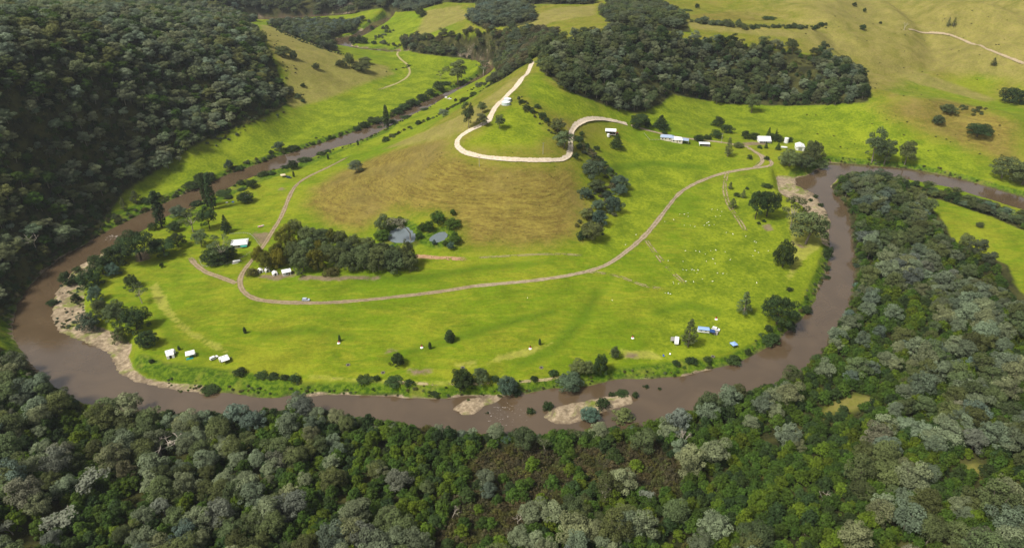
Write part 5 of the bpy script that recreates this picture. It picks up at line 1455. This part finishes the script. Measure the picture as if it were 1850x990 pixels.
def wheels(o, xs, hw, r=.34, w=.22):
    for x in xs:
        for sgn in (-1, 1):
            t = MB().cyl((x, sgn*hw-w/2, r), (x, sgn*hw+w/2, r), r, n=14).build("wheel", RUBBER, o)
            MB().cyl((x, sgn*hw-w/2-.015 if sgn < 0 else sgn*hw+w/2-.01, r), (x, sgn*hw-w/2+.01 if sgn < 0 else sgn*hw+w/2+.015, r), r*.55, n=10).build("rim", STEEL, t)
def car(label, u, v, rz, paint, kind='wagon', sc=1.0):
    o = thing("parked_car", label, "car", u, v, rz, None, sc)
    body = [(-2.3, .45), (-1.75, .32), (1.8, .32), (2.3, .42), (2.32, .78), (2.15, .93), (1.15, 1.02), (-2.2, 1.04), (-2.34, .85)]
    MB().prism(body, -.92, .92).build("body", paint, o)
    cab = [(1.15, 1.0), (.45, 1.62), (-.2, 1.72), (-1.95, 1.70), (-2.22, 1.02)] if kind == 'wagon' else [(1.1, 1.0), (.5, 1.6), (.1, 1.68), (-.7, 1.66), (-.85, 1.02)]
    MB().prism(cab, -.80, .80).build("cabin", paint, o)
    MB().slab([(1.13, -.70, 1.06), (1.13, .70, 1.06), (.50, .66, 1.60), (.50, -.66, 1.60)][::-1], .012).build("windscreen", GLASS, o)
    rear = -2.23 if kind == 'wagon' else -.87
    MB().box(rear+.05, 0, 1.36, .06, 1.3, .42).build("rear_window", GLASS, o)
    for sgn in (-1, 1):
        segs = ((.28, .9), (-.85, .9), (-1.7, .6)) if kind == 'wagon' else ((.18, .75),)
        for cx, L in segs: MB().box(cx, sgn*.805, 1.34, L*.92, .02, .38).build("side_window", GLASS, o)
        MB().box(2.30, sgn*.66, .74, .06, .34, .16).build("headlight", STEEL, o)
        MB().box(-2.33, sgn*.72, .82, .05, .22, .22).build("tail_light", REDP, o)
    MB().box(2.33, 0, .5, .06, 1.5, .18).build("bumper", RUBBER, o)
    wheels(o, (1.42, -1.4), .86)
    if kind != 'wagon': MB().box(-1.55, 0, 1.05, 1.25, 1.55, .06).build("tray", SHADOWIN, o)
    return o
def caravan(label, u, v, rz, awning=None, L=5.2, sc=1.0, front=False, amat=None):
    o = thing("caravan", label, "caravan", u, v, rz, None, sc)
    hw = 1.15
    prof = [(-L/2, .55), (L/2-.35, .55), (L/2, .95), (L/2-.05, 1.7), (L/2-.5, 2.45), (L/2-.9, 2.6), (-L/2+.35, 2.62), (-L/2+.05, 2.4)]
    MB().prism(prof, -hw, hw).build("body", WHITE, o)
    rf = MB().box(-.2, 0, 2.66, L-1.5, 1.9, .08, .03).build("roof", WHITE, o)
    MB().box(.6, 0, 2.76, .5, .5, .12, .04).build("hatch", SHADOWIN, rf); MB().box(-1.1, 0, 2.77, .7, .6, .14, .04).build("hatch", STEEL, rf)
    for sgn in (-1, 1):
        for cx in (-1.4, 1.2): MB().box(cx, sgn*(hw+.01), 1.75, .95, .03, .5).build("window", GLASS, o)
    MB().box(L/2-.22, 0, 1.95, .06, 1.5, .5).build("front_window", GLASS, o)
    MB().box(.1, -hw-.015, 1.4, .62, .03, 1.6).build("door", CREAM, o)
    MB().cyl((L/2-.2, .45, .5), (L/2+1.2, 0, .48), .05).cyl((L/2-.2, -.45, .5), (L/2+1.2, 0, .48), .05).cyl((L/2+1.15, 0, 0), (L/2+1.15, 0, .6), .04).build("drawbar", STEEL, o)
    wheels(o, (-.35, -1.0), 1.0, .33)
    if awning:
        D, A0, A1 = awning; am = amat or CANVAS
        a = MB().slab([(A0, -hw-.02, 2.50), (A0, -hw-D, 2.12), (A1, -hw-D, 2.12), (A1, -hw-.02, 2.50)], .06).build("awning", am, o)
        for x in (A0+.05, A1-.05):
            MB().cyl((x, -hw-D+.06, 0), (x, -hw-D+.06, 2.1), .045, n=6).build("awning_pole", STEEL, o)
    return o
def annex(o, hw, x0, x1, D, mat, openings=True):
    """walled tent annex on the -y side"""
    MB().slab([(x0, -hw-.02, 2.56), (x0, -hw-D, 2.0), (x1, -hw-D, 2.0), (x1, -hw-.02, 2.56)], .05).build("annex_roof", mat, o)
    MB().prismx([(-hw-D, .02), (-hw-.05, .02), (-hw-.05, 2.48), (-hw-D, 1.94)], x0, x0+.05).build("annex_wall", mat, o)
    MB().prismx([(-hw-D, .02), (-hw-.05, .02), (-hw-.05, 2.48), (-hw-D, 1.94)], x1-.05, x1).build("annex_wall", mat, o)
    n = 3; wd = (x1-x0)/n
    for k in range(n):
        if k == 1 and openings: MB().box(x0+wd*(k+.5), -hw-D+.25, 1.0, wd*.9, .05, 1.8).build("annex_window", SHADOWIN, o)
        else: MB().slab([(x0+wd*k, -hw-D, 1.97), (x0+wd*k, -hw-D-.35, .03), (x0+wd*(k+1), -hw-D-.35, .03), (x0+wd*(k+1), -hw-D, 1.97)], .04).build("annex_wall", mat, o)
def gazebo(label, u, v, rz, mat, S=3.2, name="gazebo", sc=1.0):
    o = thing(name, label, "gazebo", u, v, rz, None, sc); h = S/2; b = MB()
    n0 = len(b.v); b.v += [(-h, -h, 2.1), (h, -h, 2.1), (h, h, 2.1), (-h, h, 2.1), (0, 0, 2.85), (-h, -h, 1.85), (h, -h, 1.85), (h, h, 1.85), (-h, h, 1.85)]
    b.f += [(0, 1, 4), (1, 2, 4), (2, 3, 4), (3, 0, 4)]+[(5+i, 5+(i+1) % 4, (i+1) % 4, i) for i in range(4)]
    b.build("canopy", mat, o)
    for i in (-1, 1):
        for j in (-1, 1): MB().cyl((i*(h-.05), j*(h-.05), 0), (i*(h-.05), j*(h-.05), 2.1), .05, n=6).build("pole", STEEL, o)
    return o
def table(o_label, u, v, rz, mat, name="camp_table"):
    o = thing(name, o_label, "table", u, v, rz)
    MB().box(0, 0, .74, 1.8, .8, .05).build("table_top", mat, o)
    for i in (-1, 1):
        for j in (-1, 1): MB().cyl((i*.8, j*.33, 0), (i*.8, j*.33, .72), .03, n=6).build("leg", STEEL, o)
    for j in (-1, 1):
        s = MB().box(0, j*.75, .42, 1.8, .28, .05).build("bench", mat, o)
        for i in (-1, 1): MB().cyl((i*.75, j*.75, 0), (i*.75, j*.75, .40), .03, n=6).build("bench_leg", STEEL, s)
    return o
# left camp row
c1 = caravan("white caravan with walled annex, leftmost of the bottom left camp", 309, 640, R_(28)); annex(c1, 1.15, -2.3, 1.6, 2.7, CANVAS)
o = thing("camper_trailer", "camper under a flat white canopy over a teal mat", "camper", 344, 643, R_(24))
MB().box(1.2, .2, 1.0, 3.4, 1.9, 1.2, .15).build("body", WHITE, o); MB().slab([(-2.2, -2.4, 2.2), (2.6, -2.4, 2.35), (2.6, 1.6, 2.6), (-2.2, 1.6, 2.5)][::-1][::-1], .06).build("canopy", CANVAS, o)
for i, j in ((-2.1, -2.3), (2.5, -2.3), (-2.1, 1.5), (2.5, 1.5)): MB().cyl((i, j, 0), (i, j, 2.25), .04, n=6).build("pole", STEEL, o)
MB().box(-.4, -2.2, .05, 3.6, 2.0, .03).build("mat", TEAL, o); wheels(o, (1.2,), .9, .33)
car("white wagon parked between the camper canopy and a caravan", 387, 648, R_(48), WHITE)
caravan("white caravan with awning right of the white wagon", 406, 651, R_(35), (2.4, -2.2, 2.2), 5.4)
# right camp
caravan("white caravan with side awning left of the tall casuarina", 1222, 619, R_(-105), (2.3, -2.0, 2.0), 5.6, amat=GREYC)
c3 = caravan("long caravan with pale blue roof beside the tall casuarina", 1270, 600, R_(170), None, 6.8)
MB().slab([(-3.3, -1.6, 2.78), (3.2, -1.6, 2.78), (3.2, 0, 3.1), (-3.3, 0, 3.1)], .05).slab([(-3.3, 0, 3.1), (3.2, 0, 3.1), (3.2, 1.7, 2.75), (-3.3, 1.7, 2.75)], .05).build("fly_sheet", LBLUE, c3)
MB().slab([(-6.4, -.4, 2.3), (-3.35, -.4, 2.5), (-3.35, 2.6, 2.4), (-6.4, 2.6, 2.2)], .05).build("awning", BLUEC, c3)
for i, j in ((-6.3, -.3), (-6.3, 2.5), (-3.4, 2.5)): MB().cyl((i, j, 0), (i, j, 2.3), .05, n=6).build("pole", STEEL, c3)
o = thing("tent", "small grey tent right of the blue awning", "tent", 1292, 602, R_(60))
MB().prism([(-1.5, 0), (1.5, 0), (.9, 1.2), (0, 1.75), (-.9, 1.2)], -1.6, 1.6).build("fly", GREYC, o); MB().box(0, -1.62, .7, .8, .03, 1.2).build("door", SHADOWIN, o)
car("white pickup parked above the long blue roofed caravan", 1293, 596, R_(-28), WHITE, 'wagon')
gazebo("blue gazebo on the lawn near the right river bank", 1325, 626, R_(20), LBLUE, 3.4)
o = thing("camp_chair", "blue camp chair on the lawn below the left caravan", "chair", 1199, 644, R_(20))
MB().box(0, 0, .45, .9, .8, .06).build("seat", BLUEP, o); MB().slab([(-.45, .35, .45), (.45, .35, .45), (.45, .6, 1.1), (-.45, .6, 1.1)], .05).build("backrest", BLUEP, o)
for i in (-.4, .4):
    for j in (-.35, .35): MB().cyl((i, j, 0), (i, j, .44), .025, n=5).build("leg", STEEL, o)
o = thing("camp_chair", "white camp chair right of the blue one", "chair", 1210, 641, R_(-30))
MB().box(0, 0, .45, .8, .7, .06).build("seat", WHITE, o); MB().slab([(-.4, .3, .45), (.4, .3, .45), (.4, .5, 1.0), (-.4, .5, 1.0)], .05).build("backrest", WHITE, o)
for i in (-.35, .35):
    for j in (-.3, .3): MB().cyl((i, j, 0), (i, j, .44), .025, n=5).build("leg", STEEL, o)
# upper left camp
caravan("white caravan half hidden behind a dark round bush", 447, 358, R_(20), (2.0, -1.8, 1.8))
table("white folding table left of the blue one by the bank", 410, 367, R_(20), WHITE); table("blue folding table left of the dark round bush", 421, 366, R_(25), BLUEP)
gazebo("beige gazebo on the upper river flat", 512, 320, R_(25), BEIGE, 4.2); car("dark car parked right of the beige gazebo", 522, 322, R_(-20), DARKP)
car("silver blue wagon on the earth track", 553, 543, R_(0), SILVER)
car("white pickup by the upper river below the hill", 812, 180, R_(-12), WHITE, 'pickup'); 
o = thing("box_trailer", "white box trailer left of the upper river pickup", "trailer", 806, 178, R_(-12))
MB().box(0, 0, .9, 2.6, 1.7, 1.1, .05).build("body", WHITE, o); MB().cyl((1.2, 0, .5), (2.2, 0, .5), .06).build("drawbar", STEEL, o); wheels(o, (0,), .8, .32)
# small boat
o = thing("rowing_boat", "small white boat with red inside beside the track junction", "boat", 472, 410, R_(28))
hull = MB(); n = 9
for k in range(n):
    t = k/(n-1)*2-1; w_ = .85*(1-max(0, t)**2.4*.95)*(1 if t > -1 else .9); x_ = t*2.3
    hull.v += [(x_, -w_, .85+.2*max(0, t)), (x_, -w_*.6, .12), (x_, w_*.6, .12), (x_, w_, .85+.2*max(0, t))]
for k in range(n-1):
    a = 4*k; hull.f += [(a, a+4, a+5, a+1), (a+1, a+5, a+6, a+2), (a+2, a+6, a+7, a+3)]
hull.f.append((0, 1, 2, 3)); hull.build("hull", WHITE, o)
MB().box(-.2, 0, .62, 3.3, 1.25, .05).build("deck", REDP, o); MB().box(-.9, 0, .78, .35, 1.5, .06).build("seat", WHITE, o); MB().box(.6, 0, .78, .35, 1.4, .06).build("seat", WHITE, o)
# ------------------------------------------------------------------ buildings
def house(label, u, v, rz, L, D, wall_h, rise, wall, roofm, windows=(), door=None, hip=0.0, sc=1.0, verandah=0.0, name="farmhouse", ov=.4, back=0.0, openfront=False):
    o = thing(name, label, "house" if name != "shed" else "shed", u, v, rz, None, sc, back)
    x, y = L/2, D/2
    if not openfront: MB().box(0, 0, wall_h/2-.3, L, D, wall_h+.6).build("wall", wall, o)
    else:
        MB().box(0, y-.06, wall_h/2-.2, L, .12, wall_h+.4).build("back_wall", wall, o)
        for s in (-1, 1): MB().box(s*(x-.06), -.07, wall_h/2-.2, .12, D-.14, wall_h+.4).build("side_wall", wall, o)
        MB().box(0, 0, .03, L-.3, D-.3, .06).build("floor", CONC, o)
        for k in range(4): MB().box(-x+.2+k*(L-.4)/3, -y+.1, wall_h/2, .18, .18, wall_h).build("post", TIMBER, o)
        MB().box(0, -y+.1, wall_h-.25, L-.3, .1, .5).build("lintel", wall, o)
    X = x+ov; Y = y+ov; r = MB(); zt = wall_h+rise; hx = X-hip*Y
    r.v += [(-X, -Y, wall_h-.05), (X, -Y, wall_h-.05), (X, Y, wall_h-.05), (-X, Y, wall_h-.05), (-hx, 0, zt), (hx, 0, zt), (-X, -Y, wall_h-.17), (X, -Y, wall_h-.17), (X, Y, wall_h-.17), (-X, Y, wall_h-.17)]
    r.f += [(0, 1, 5, 4), (2, 3, 4, 5), (1, 2, 5), (3, 0, 4), (6, 7, 1, 0), (7, 8, 2, 1), (8, 9, 3, 2), (9, 6, 0, 3), (9, 8, 7, 6)]
    ro = r.build("roof", roofm, o)
    k = int(L/.9)
    for i in range(1, k):          # standing seams
        xx = -X+2*X*i/k
        if abs(xx) < hx:
            for s in (-1, 1): MB().slab([(xx-.04, s*Y, wall_h+.0), (xx+.04, s*Y, wall_h+.0), (xx+.04, 0, zt+.05), (xx-.04, 0, zt+.05)], .05).build("seam", roofm, ro)
    if rise > .8: MB().box(hx*.5, 0, zt+.05, .5, .5, .35).build("vent", STEEL, ro)
    for cx in windows:
        for s in (-1, 1):
            w_ = MB().box(cx, s*(y+.02), wall_h*.55, 1.2, .05, 1.1).build("window", GLASS, o); MB().box(cx, s*(y+.05), wall_h*.55-.62, 1.35, .1, .08).build("sill", WHITE, w_)
    if door is not None:
        d = MB().box(door, -y-.02, 1.02, .95, .06, 2.05).build("door", TIMBER, o); MB().box(door+.36, -y-.07, 1.0, .06, .05, .14).build("handle", STEEL, d)
    if verandah:
        MB().slab([(-X, -Y, wall_h-.2), (-X, -Y-verandah, wall_h-.7), (X, -Y-verandah, wall_h-.7), (X, -Y, wall_h-.2)], .06).build("verandah_roof", roofm, o)
        for k in range(4): MB().box(-x+.1+k*(L-.2)/3, -Y-verandah+.15, (wall_h-.7)/2, .12, .12, wall_h-.75).build("post", WHITE, o)
    return o
h1 = house("white roofed camp house in a fenced yard at left", 434, 444, R_(12), 11, 8.5, 3.0, .9, CONC, IRONW, (-3.5, 0, 3.2), 1.6, .3, 1.0, 0)
MB().slab([(1.2, -4.3, 2.4), (5.6, -4.3, 2.4), (5.6, -6.2, 2.0), (1.2, -6.2, 2.0)][::-1], .06).build("porch_roof", TEALW, h1)
for i in (1.4, 5.4): MB().box(i, -6.05, 1.0, .12, .12, 2.0).build("porch_post", TIMBER, h1)
MB().box(4.2, -4.3, .95, 2.6, .08, 1.6).build("green_wall_sheet", TEALW, h1)
def tank(label, u, v, r, h, mat, name="water_tank", group=None):
    o = thing(name, label, "tank", u, v, 0, group)
    MB().cyl((0, 0, .12), (0, 0, h), r, n=28).build("shell", mat, o); t = MB().cyl((0, 0, h), (0, 0, h+.35), r*1.02, r*.25, 28).build("lid", IRONW, o)
    MB().box(r*.5, 0, h+.3, .6, .6, .12).build("hatch", STEEL, t); MB().cyl((0, 0, -.3), (0, 0, .12), r*1.15, n=28).build("base", CONC, o)
    for k in range(3): MB().cyl((0, 0, .5+k*h/3.2), (0, 0, .56+k*h/3.2), r*1.012, n=28).build("band", STEEL, o)
    return o
tank("upper one of two round pale tanks beside the hill road", 917, 183, 3.2, 2.2, TANKG); tank("lower one of two round pale tanks beside the hill road", 914, 189, 3.6, 2.3, TANKG)
o = thing("gas_tank", "white lying cylinder tank on a slab below the camp house", "tank", 428, 474, R_(22))
MB().cyl((-2.2, 0, 1.0), (2.2, 0, 1.0), .72, n=16).cyl((-2.45, 0, 1.0), (-2.2, 0, 1.0), .4, .72, 16).cyl((2.2, 0, 1.0), (2.45, 0, 1.0), .72, .4, 16).build("shell", WHITE, o)
for x in (-1.5, 1.5): MB().box(x, 0, .3, .3, 1.2, .6).build("cradle", CONC, o)
MB().box(0, 0, .02, 6.2, 3.2, .1).build("slab", CONC, o)
house("white open fronted shed beside the hill road end", 1103, 242, R_(-8), 9, 7, 3.6, 1.3, WHITE, IRONW, name="shed", openfront=True)
tank("small pale tank on the grass below the white shed", 1099, 247, 1.3, 2.4, WHITE)
o = thing("tractor", "red tractor parked right of the white shed", "tractor", 1110, 242, R_(-70))
MB().box(.7, 0, 1.05, 1.9, .75, .7, .1).build("bonnet", REDP, o); MB().box(-.7, 0, .95, 1.0, .9, .5).build("chassis", RUBBER, o); MB().box(-.75, 0, 2.35, 1.5, 1.5, .1, .03).build("canopy", WHITE, o)
for i in (-1.35, -.1):
    for j in (-.6, .6): MB().cyl((i, j, 1.1), (i, j, 2.32), .05, n=6).build("post", STEEL, o)
for sgn in (-1, 1):
    w_ = MB().cyl((-.8, sgn*.85-.2, .8), (-.8, sgn*.85+.2, .8), .8, n=18).build("rear_wheel", RUBBER, o); MB().cyl((-.8, sgn*1.06-.02, .8), (-.8, sgn*1.06+.02, .8), .4, n=12).build("rim", REDP, w_)
    MB().cyl((1.25, sgn*.7-.13, .45), (1.25, sgn*.7+.13, .45), .45, n=14).build("front_wheel", RUBBER, o)
MB().cyl((.9, .2, 1.4), (.9, .2, 2.1), .05, n=6).build("exhaust", STEEL, o); MB().box(-.7, 0, 1.35, .5, .6, .12).build("seat", RUBBER, o)
o = thing("fuel_drum_cart", "small red and white tank cart right of the tractor", "cart", 1115, 242, R_(10))
MB().cyl((-.8, 0, 1.0), (.8, 0, 1.0), .55, n=14).build("tank", REDP, o); MB().box(0, 0, .45, 2.0, 1.1, .2).build("frame", WHITE, o); wheels(o, (0,), .6, .3)
house("cream cottage with blue grey roof, left of the pair", 1205, 252, R_(-14), 12, 7, 2.9, 1.6, CREAM, IRONB, (-4, -1.2, 2.6), 4.3, .6)
h2 = house("cream cottage with white roof, right of the pair", 1223, 256, R_(-14), 10, 7, 2.9, 1.8, CREAM, IRONW, (-3, 2.6), .3, .5)
MB().slab([(5.2, -3.4, 2.7), (10.6, -3.4, 2.5), (10.6, 3, 2.7), (5.2, 3, 3.1)], .1).build("carport_roof", IRONB, h2)
for j in (-3.2, 2.8): MB().box(10.3, j, 1.25, .15, .15, 2.5).build("post", WHITE, h2)
house("low white carport below the farm lane", 1272, 263, R_(-6), 9, 5, 2.4, .35, WHITE, IRONW, name="shed", openfront=True)
house("white gabled farmhouse between the dark bushes", 1379, 256, R_(-4), 11, 8, 3.2, 2.2, WHITE, IRONW, (-3.6, 0, 3.4), 1.7, 0, 1.0, 2.0)
tank("tall white silo right of the farmhouse", 1420, 258, 2.0, 4.6, WHITE, "silo")
b1 = house("white barn at the right end of the farm", 1444, 270, R_(78), 9, 7.5, 3.8, 1.7, WHITE, IRONW, (), None, 0, name="shed")
MB().box(-4.56, 0, 1.6, .06, 3.4, 3.2).build("door", STEEL, b1)
o = thing("boat_trailer", "white covered boat on a trailer in the farm yard", "trailer", 1416, 268, R_(-12))
MB().prism([(-2.6, .6), (1.8, .6), (3.0, 1.3), (1.2, 1.6), (-2.6, 1.5)], -.9, .9).build("hull", WHITE, o); MB().cyl((-2.4, 0, .45), (3.8, 0, .45), .07).build("drawbar", STEEL, o); wheels(o, (-.6,), .95, .33)
# huts under the golden trees
house("white hut under the golden trees at the grove's left end", 518, 495, R_(25), 5, 4.2, 2.5, 1.0, WHITE, IRONW, (0,), 1.4, name="shed")
for u, v, lab in ((483, 490, "left white tent under the golden trees"), (497, 496, "right white tent under the golden trees"), (471, 491, "small white tent at the left of the golden trees")):
    o = thing("tent", lab, "tent", u, v, R_(30)); S_ = 1.6
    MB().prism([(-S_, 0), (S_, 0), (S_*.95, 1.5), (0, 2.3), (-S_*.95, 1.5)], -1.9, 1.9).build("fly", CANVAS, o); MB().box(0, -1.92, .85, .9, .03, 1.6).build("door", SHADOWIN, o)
# ------------------------------------------------------------------ poles, drums, fire rings, fences
for u, v, hpx, lab in ((866, 301, 18, "pole below the white hill road"), (981, 279, 20, "pole inside the hill road loop"), (1303, 259, 17, "pale pole beside the farm lane")):
    x, y, z = cast1(u, v); hgt = hpx*depth_at(x, y, z)/F/.92
    o = thing("power_pole", "tall timber power "+lab, "pole", u, v, R_(20))
    MB().cyl((0, 0, -.5), (0, 0, hgt), .22, .14, 8).build("post", CONC, o); MB().box(0, 0, hgt-.5, 2.2, .14, .14).build("crossarm", TIMBER, o)
    for i in (-.9, 0, .9): MB().cyl((i, 0, hgt-.43), (i, 0, hgt-.2), .07, n=6).build("insulator", WHITE, o)
for u, v, lab in ((612, 620, "red drum on white base beside the left sapling"), (762, 628, "red drum on white base left of the young trees"), (958, 630, "red drum on white base on the middle lawn"), (1143, 611, "red drum on white base left of the right camp"), (1294, 577, "red drum on white base above the white pickup")):
    o = thing("fire_drum", lab, "drum", u, v, 0, "red fire drums on the camp lawn")
    MB().cyl((0, 0, 0), (0, 0, .35), .95, .8, 14).build("base", CANVAS, o); MB().cyl((0, .5, .35), (0, .5, 1.6), .38, n=12).build("drum", REDP, o); MB().cyl((0, .5, 1.6), (0, .5, 1.68), .42, .3, 12).build("lid", RUBBER, o)
for u, v, lab in ((629, 659, "stone fire ring on the lawn at left"), (692, 673, "stone fire ring by the bank left of the round bush"), (978, 664, "stone fire ring on the lawn right of centre"), (836, 664, "dark fire ring left of the straw patch"), (1288, 644, "fire ring between camp and bank bushes")):
    o = thing("fire_ring", lab, "fire ring", u, v, 0, "stone fire rings on the camp lawn")
    for k in range(9):
        t = k*2*math.pi/9; MB().box(math.cos(t)*.95, math.sin(t)*.95, .12, .5, .42, .34, .1).build("stone", STONE, o)
    MB().cyl((0, 0, -.05), (0, 0, .06), .75, .7, 12).build("ash_bed", ASH, o)
def fence(label, pix, name="rail_fence", h=1.1, gap=3.2):
    c = catmull(pix, 4) if len(pix) > 2 else np.array([np.array(pix[0])*(1-t)+np.array(pix[1])*t for t in np.linspace(0, 1, 8)], float)
    w = cast(c[:, 0], c[:, 1]); L = np.concatenate([[0], np.cumsum(np.hypot(*np.diff(w, axis=0).T))]); n = max(2, int(L[-1]/gap))
    S = np.linspace(0, L[-1], n+1); X = np.interp(S, L, w[:, 0]); Y = np.interp(S, L, w[:, 1]); Z = H(X, Y)
    o = bpy.data.objects.new(name, None); col.objects.link(o); o.location = (X[0], Y[0], Z[0]); tag(o, label, "fence")
    for k in range(n+1): MB().box(X[k]-X[0], Y[k]-Y[0], Z[k]-Z[0]+h/2-.1, .16, .16, h+.2).build("post", CONC, o)
    for k in range(n):
        for hh in (.45, .95):
            MB().cyl((X[k]-X[0], Y[k]-Y[0], Z[k]-Z[0]+hh), (X[k+1]-X[0], Y[k+1]-Y[0], Z[k+1]-Z[0]+hh), .05, n=4).build("rail", CONC, o)
fence("pale rail fence round the camp house yard, upper side", [(415,424),(440,422),(452,424),(462,434),(470,445)])
fence("pale rail fence round the camp house yard, lower side", [(452,457),(436,467),(415,476),(396,480),(368,482),(360,470)])
fence("pale rail fence left of the farm cottage garden", [(1164,242),(1173,253)]); fence("pale rail fence below the farm cottages", [(1173,254),(1200,254),(1240,259)])
fence("pale rail fence beside the lane bend", [(1379,287),(1365,299)])
# ------------------------------------------------------------------ white birds feeding on the right flats
def bird_mesh():
    b = MB(); n = 8; prof = [(-.62, .30, .02), (-.35, .34, .10), (-.1, .36, .19), (.15, .40, .20), (.32, .50, .14), (.40, .62, .10), (.48, .70, .10), (.56, .70, .05), (.66, .66, .01)]
    for x, z, r in prof:
        for i in range(n): t = 2*math.pi*i/n; b.v.append((x, r*math.cos(t), z+r*math.sin(t)))
    for k in range(len(prof)-1):
        for i in range(n): j = (i+1) % n; b.f.append((k*n+i, k*n+j, (k+1)*n+j, (k+1)*n+i))
    b.cyl((.02, .07, 0), (.02, .07, .26), .02, n=4).cyl((.02, -.07, 0), (.02, -.07, .26), .02, n=4)
    me = bpy.data.meshes.new("white_bird"); me.from_pydata(b.v, [], b.f); me.materials.append(WHITE); me.update(); return me
bm_ = bird_mesh(); rb = random.Random(4)
BIRDS = [(1228,388),(1236,388),(1243,386),(1243,392),(1217,398),(1201,401),(1236,408),(1247,408),(1255,410),(1272,408),(1281,408),(1277,404),(1280,402),(1290,407),(1293,392),(1301,391),(1286,379),(1296,380),(1304,383),(1312,421),(1324,424),
 (1347,428),(1363,437),(1366,439),(1364,454),(1370,457),(1360,463),(1238,454),(1257,454),(1264,456),(1274,460),(1284,454),(1293,453),(1310,456),(1276,473),(1292,477),(1288,469),(1234,473),(1207,472),(1234,488),(1240,489),(1250,488),(1254,489),(1261,489),
 (1259,494),(1269,505),(1306,495),(1313,495),(1296,494),(1253,510),(1239,509),(1217,513),(1226,513),(1216,510),(1202,530),(1207,531),(1211,532),(1287,509),(1319,470),(1106,543),(953,539),(1388,454),(1367,512),(1149,425),(1130,443)]
def side(u, v): return ("upper" if v < 420 else "middle" if v < 480 else "lower")
cnt = {}
for (u, v), p in sorted(zip(BIRDS, cast([b[0] for b in BIRDS], [b[1] for b in BIRDS])), key=lambda q: q[0][0]):
    k = side(u, v); cnt[k] = cnt.get(k, 0)+1
    o = bpy.data.objects.new("white_bird", bm_); col.objects.link(o); o.location = (p[0], p[1], float(H(p[0], p[1]))); o.rotation_euler = (0, 0, rb.uniform(0, 6.28)); s = rb.uniform(.75, 1.15); o.scale = (s, s, s)
    tag(o, "white bird on the %s right flats, %s from left" % (k, ordw(cnt[k]-1)), "bird", "white birds feeding on the right flats")
# ------------------------------------------------------------------ haze
hz = MB().box(0, 1200, 165, 3300, 2800, 336).build("haze", bpy.data.materials.new("valley air"))
hz["kind"] = "stuff"; hz["label"] = "thin pale valley haze"
hm = hz.data.materials[0]; hm.use_nodes = True; nt = hm.node_tree
for n_ in list(nt.nodes):
    if n_.bl_idname != 'ShaderNodeOutputMaterial': nt.nodes.remove(n_)
vol = nt.nodes.new("ShaderNodeVolumePrincipled"); vol.inputs["Color"].default_value = (.80, .87, .95, 1); vol.inputs["Density"].default_value = .00006; vol.inputs["Anisotropy"].default_value = .2
nt.links.new(vol.outputs[0], [n_ for n_ in nt.nodes if n_.bl_idname == 'ShaderNodeOutputMaterial'][0].inputs["Volume"])
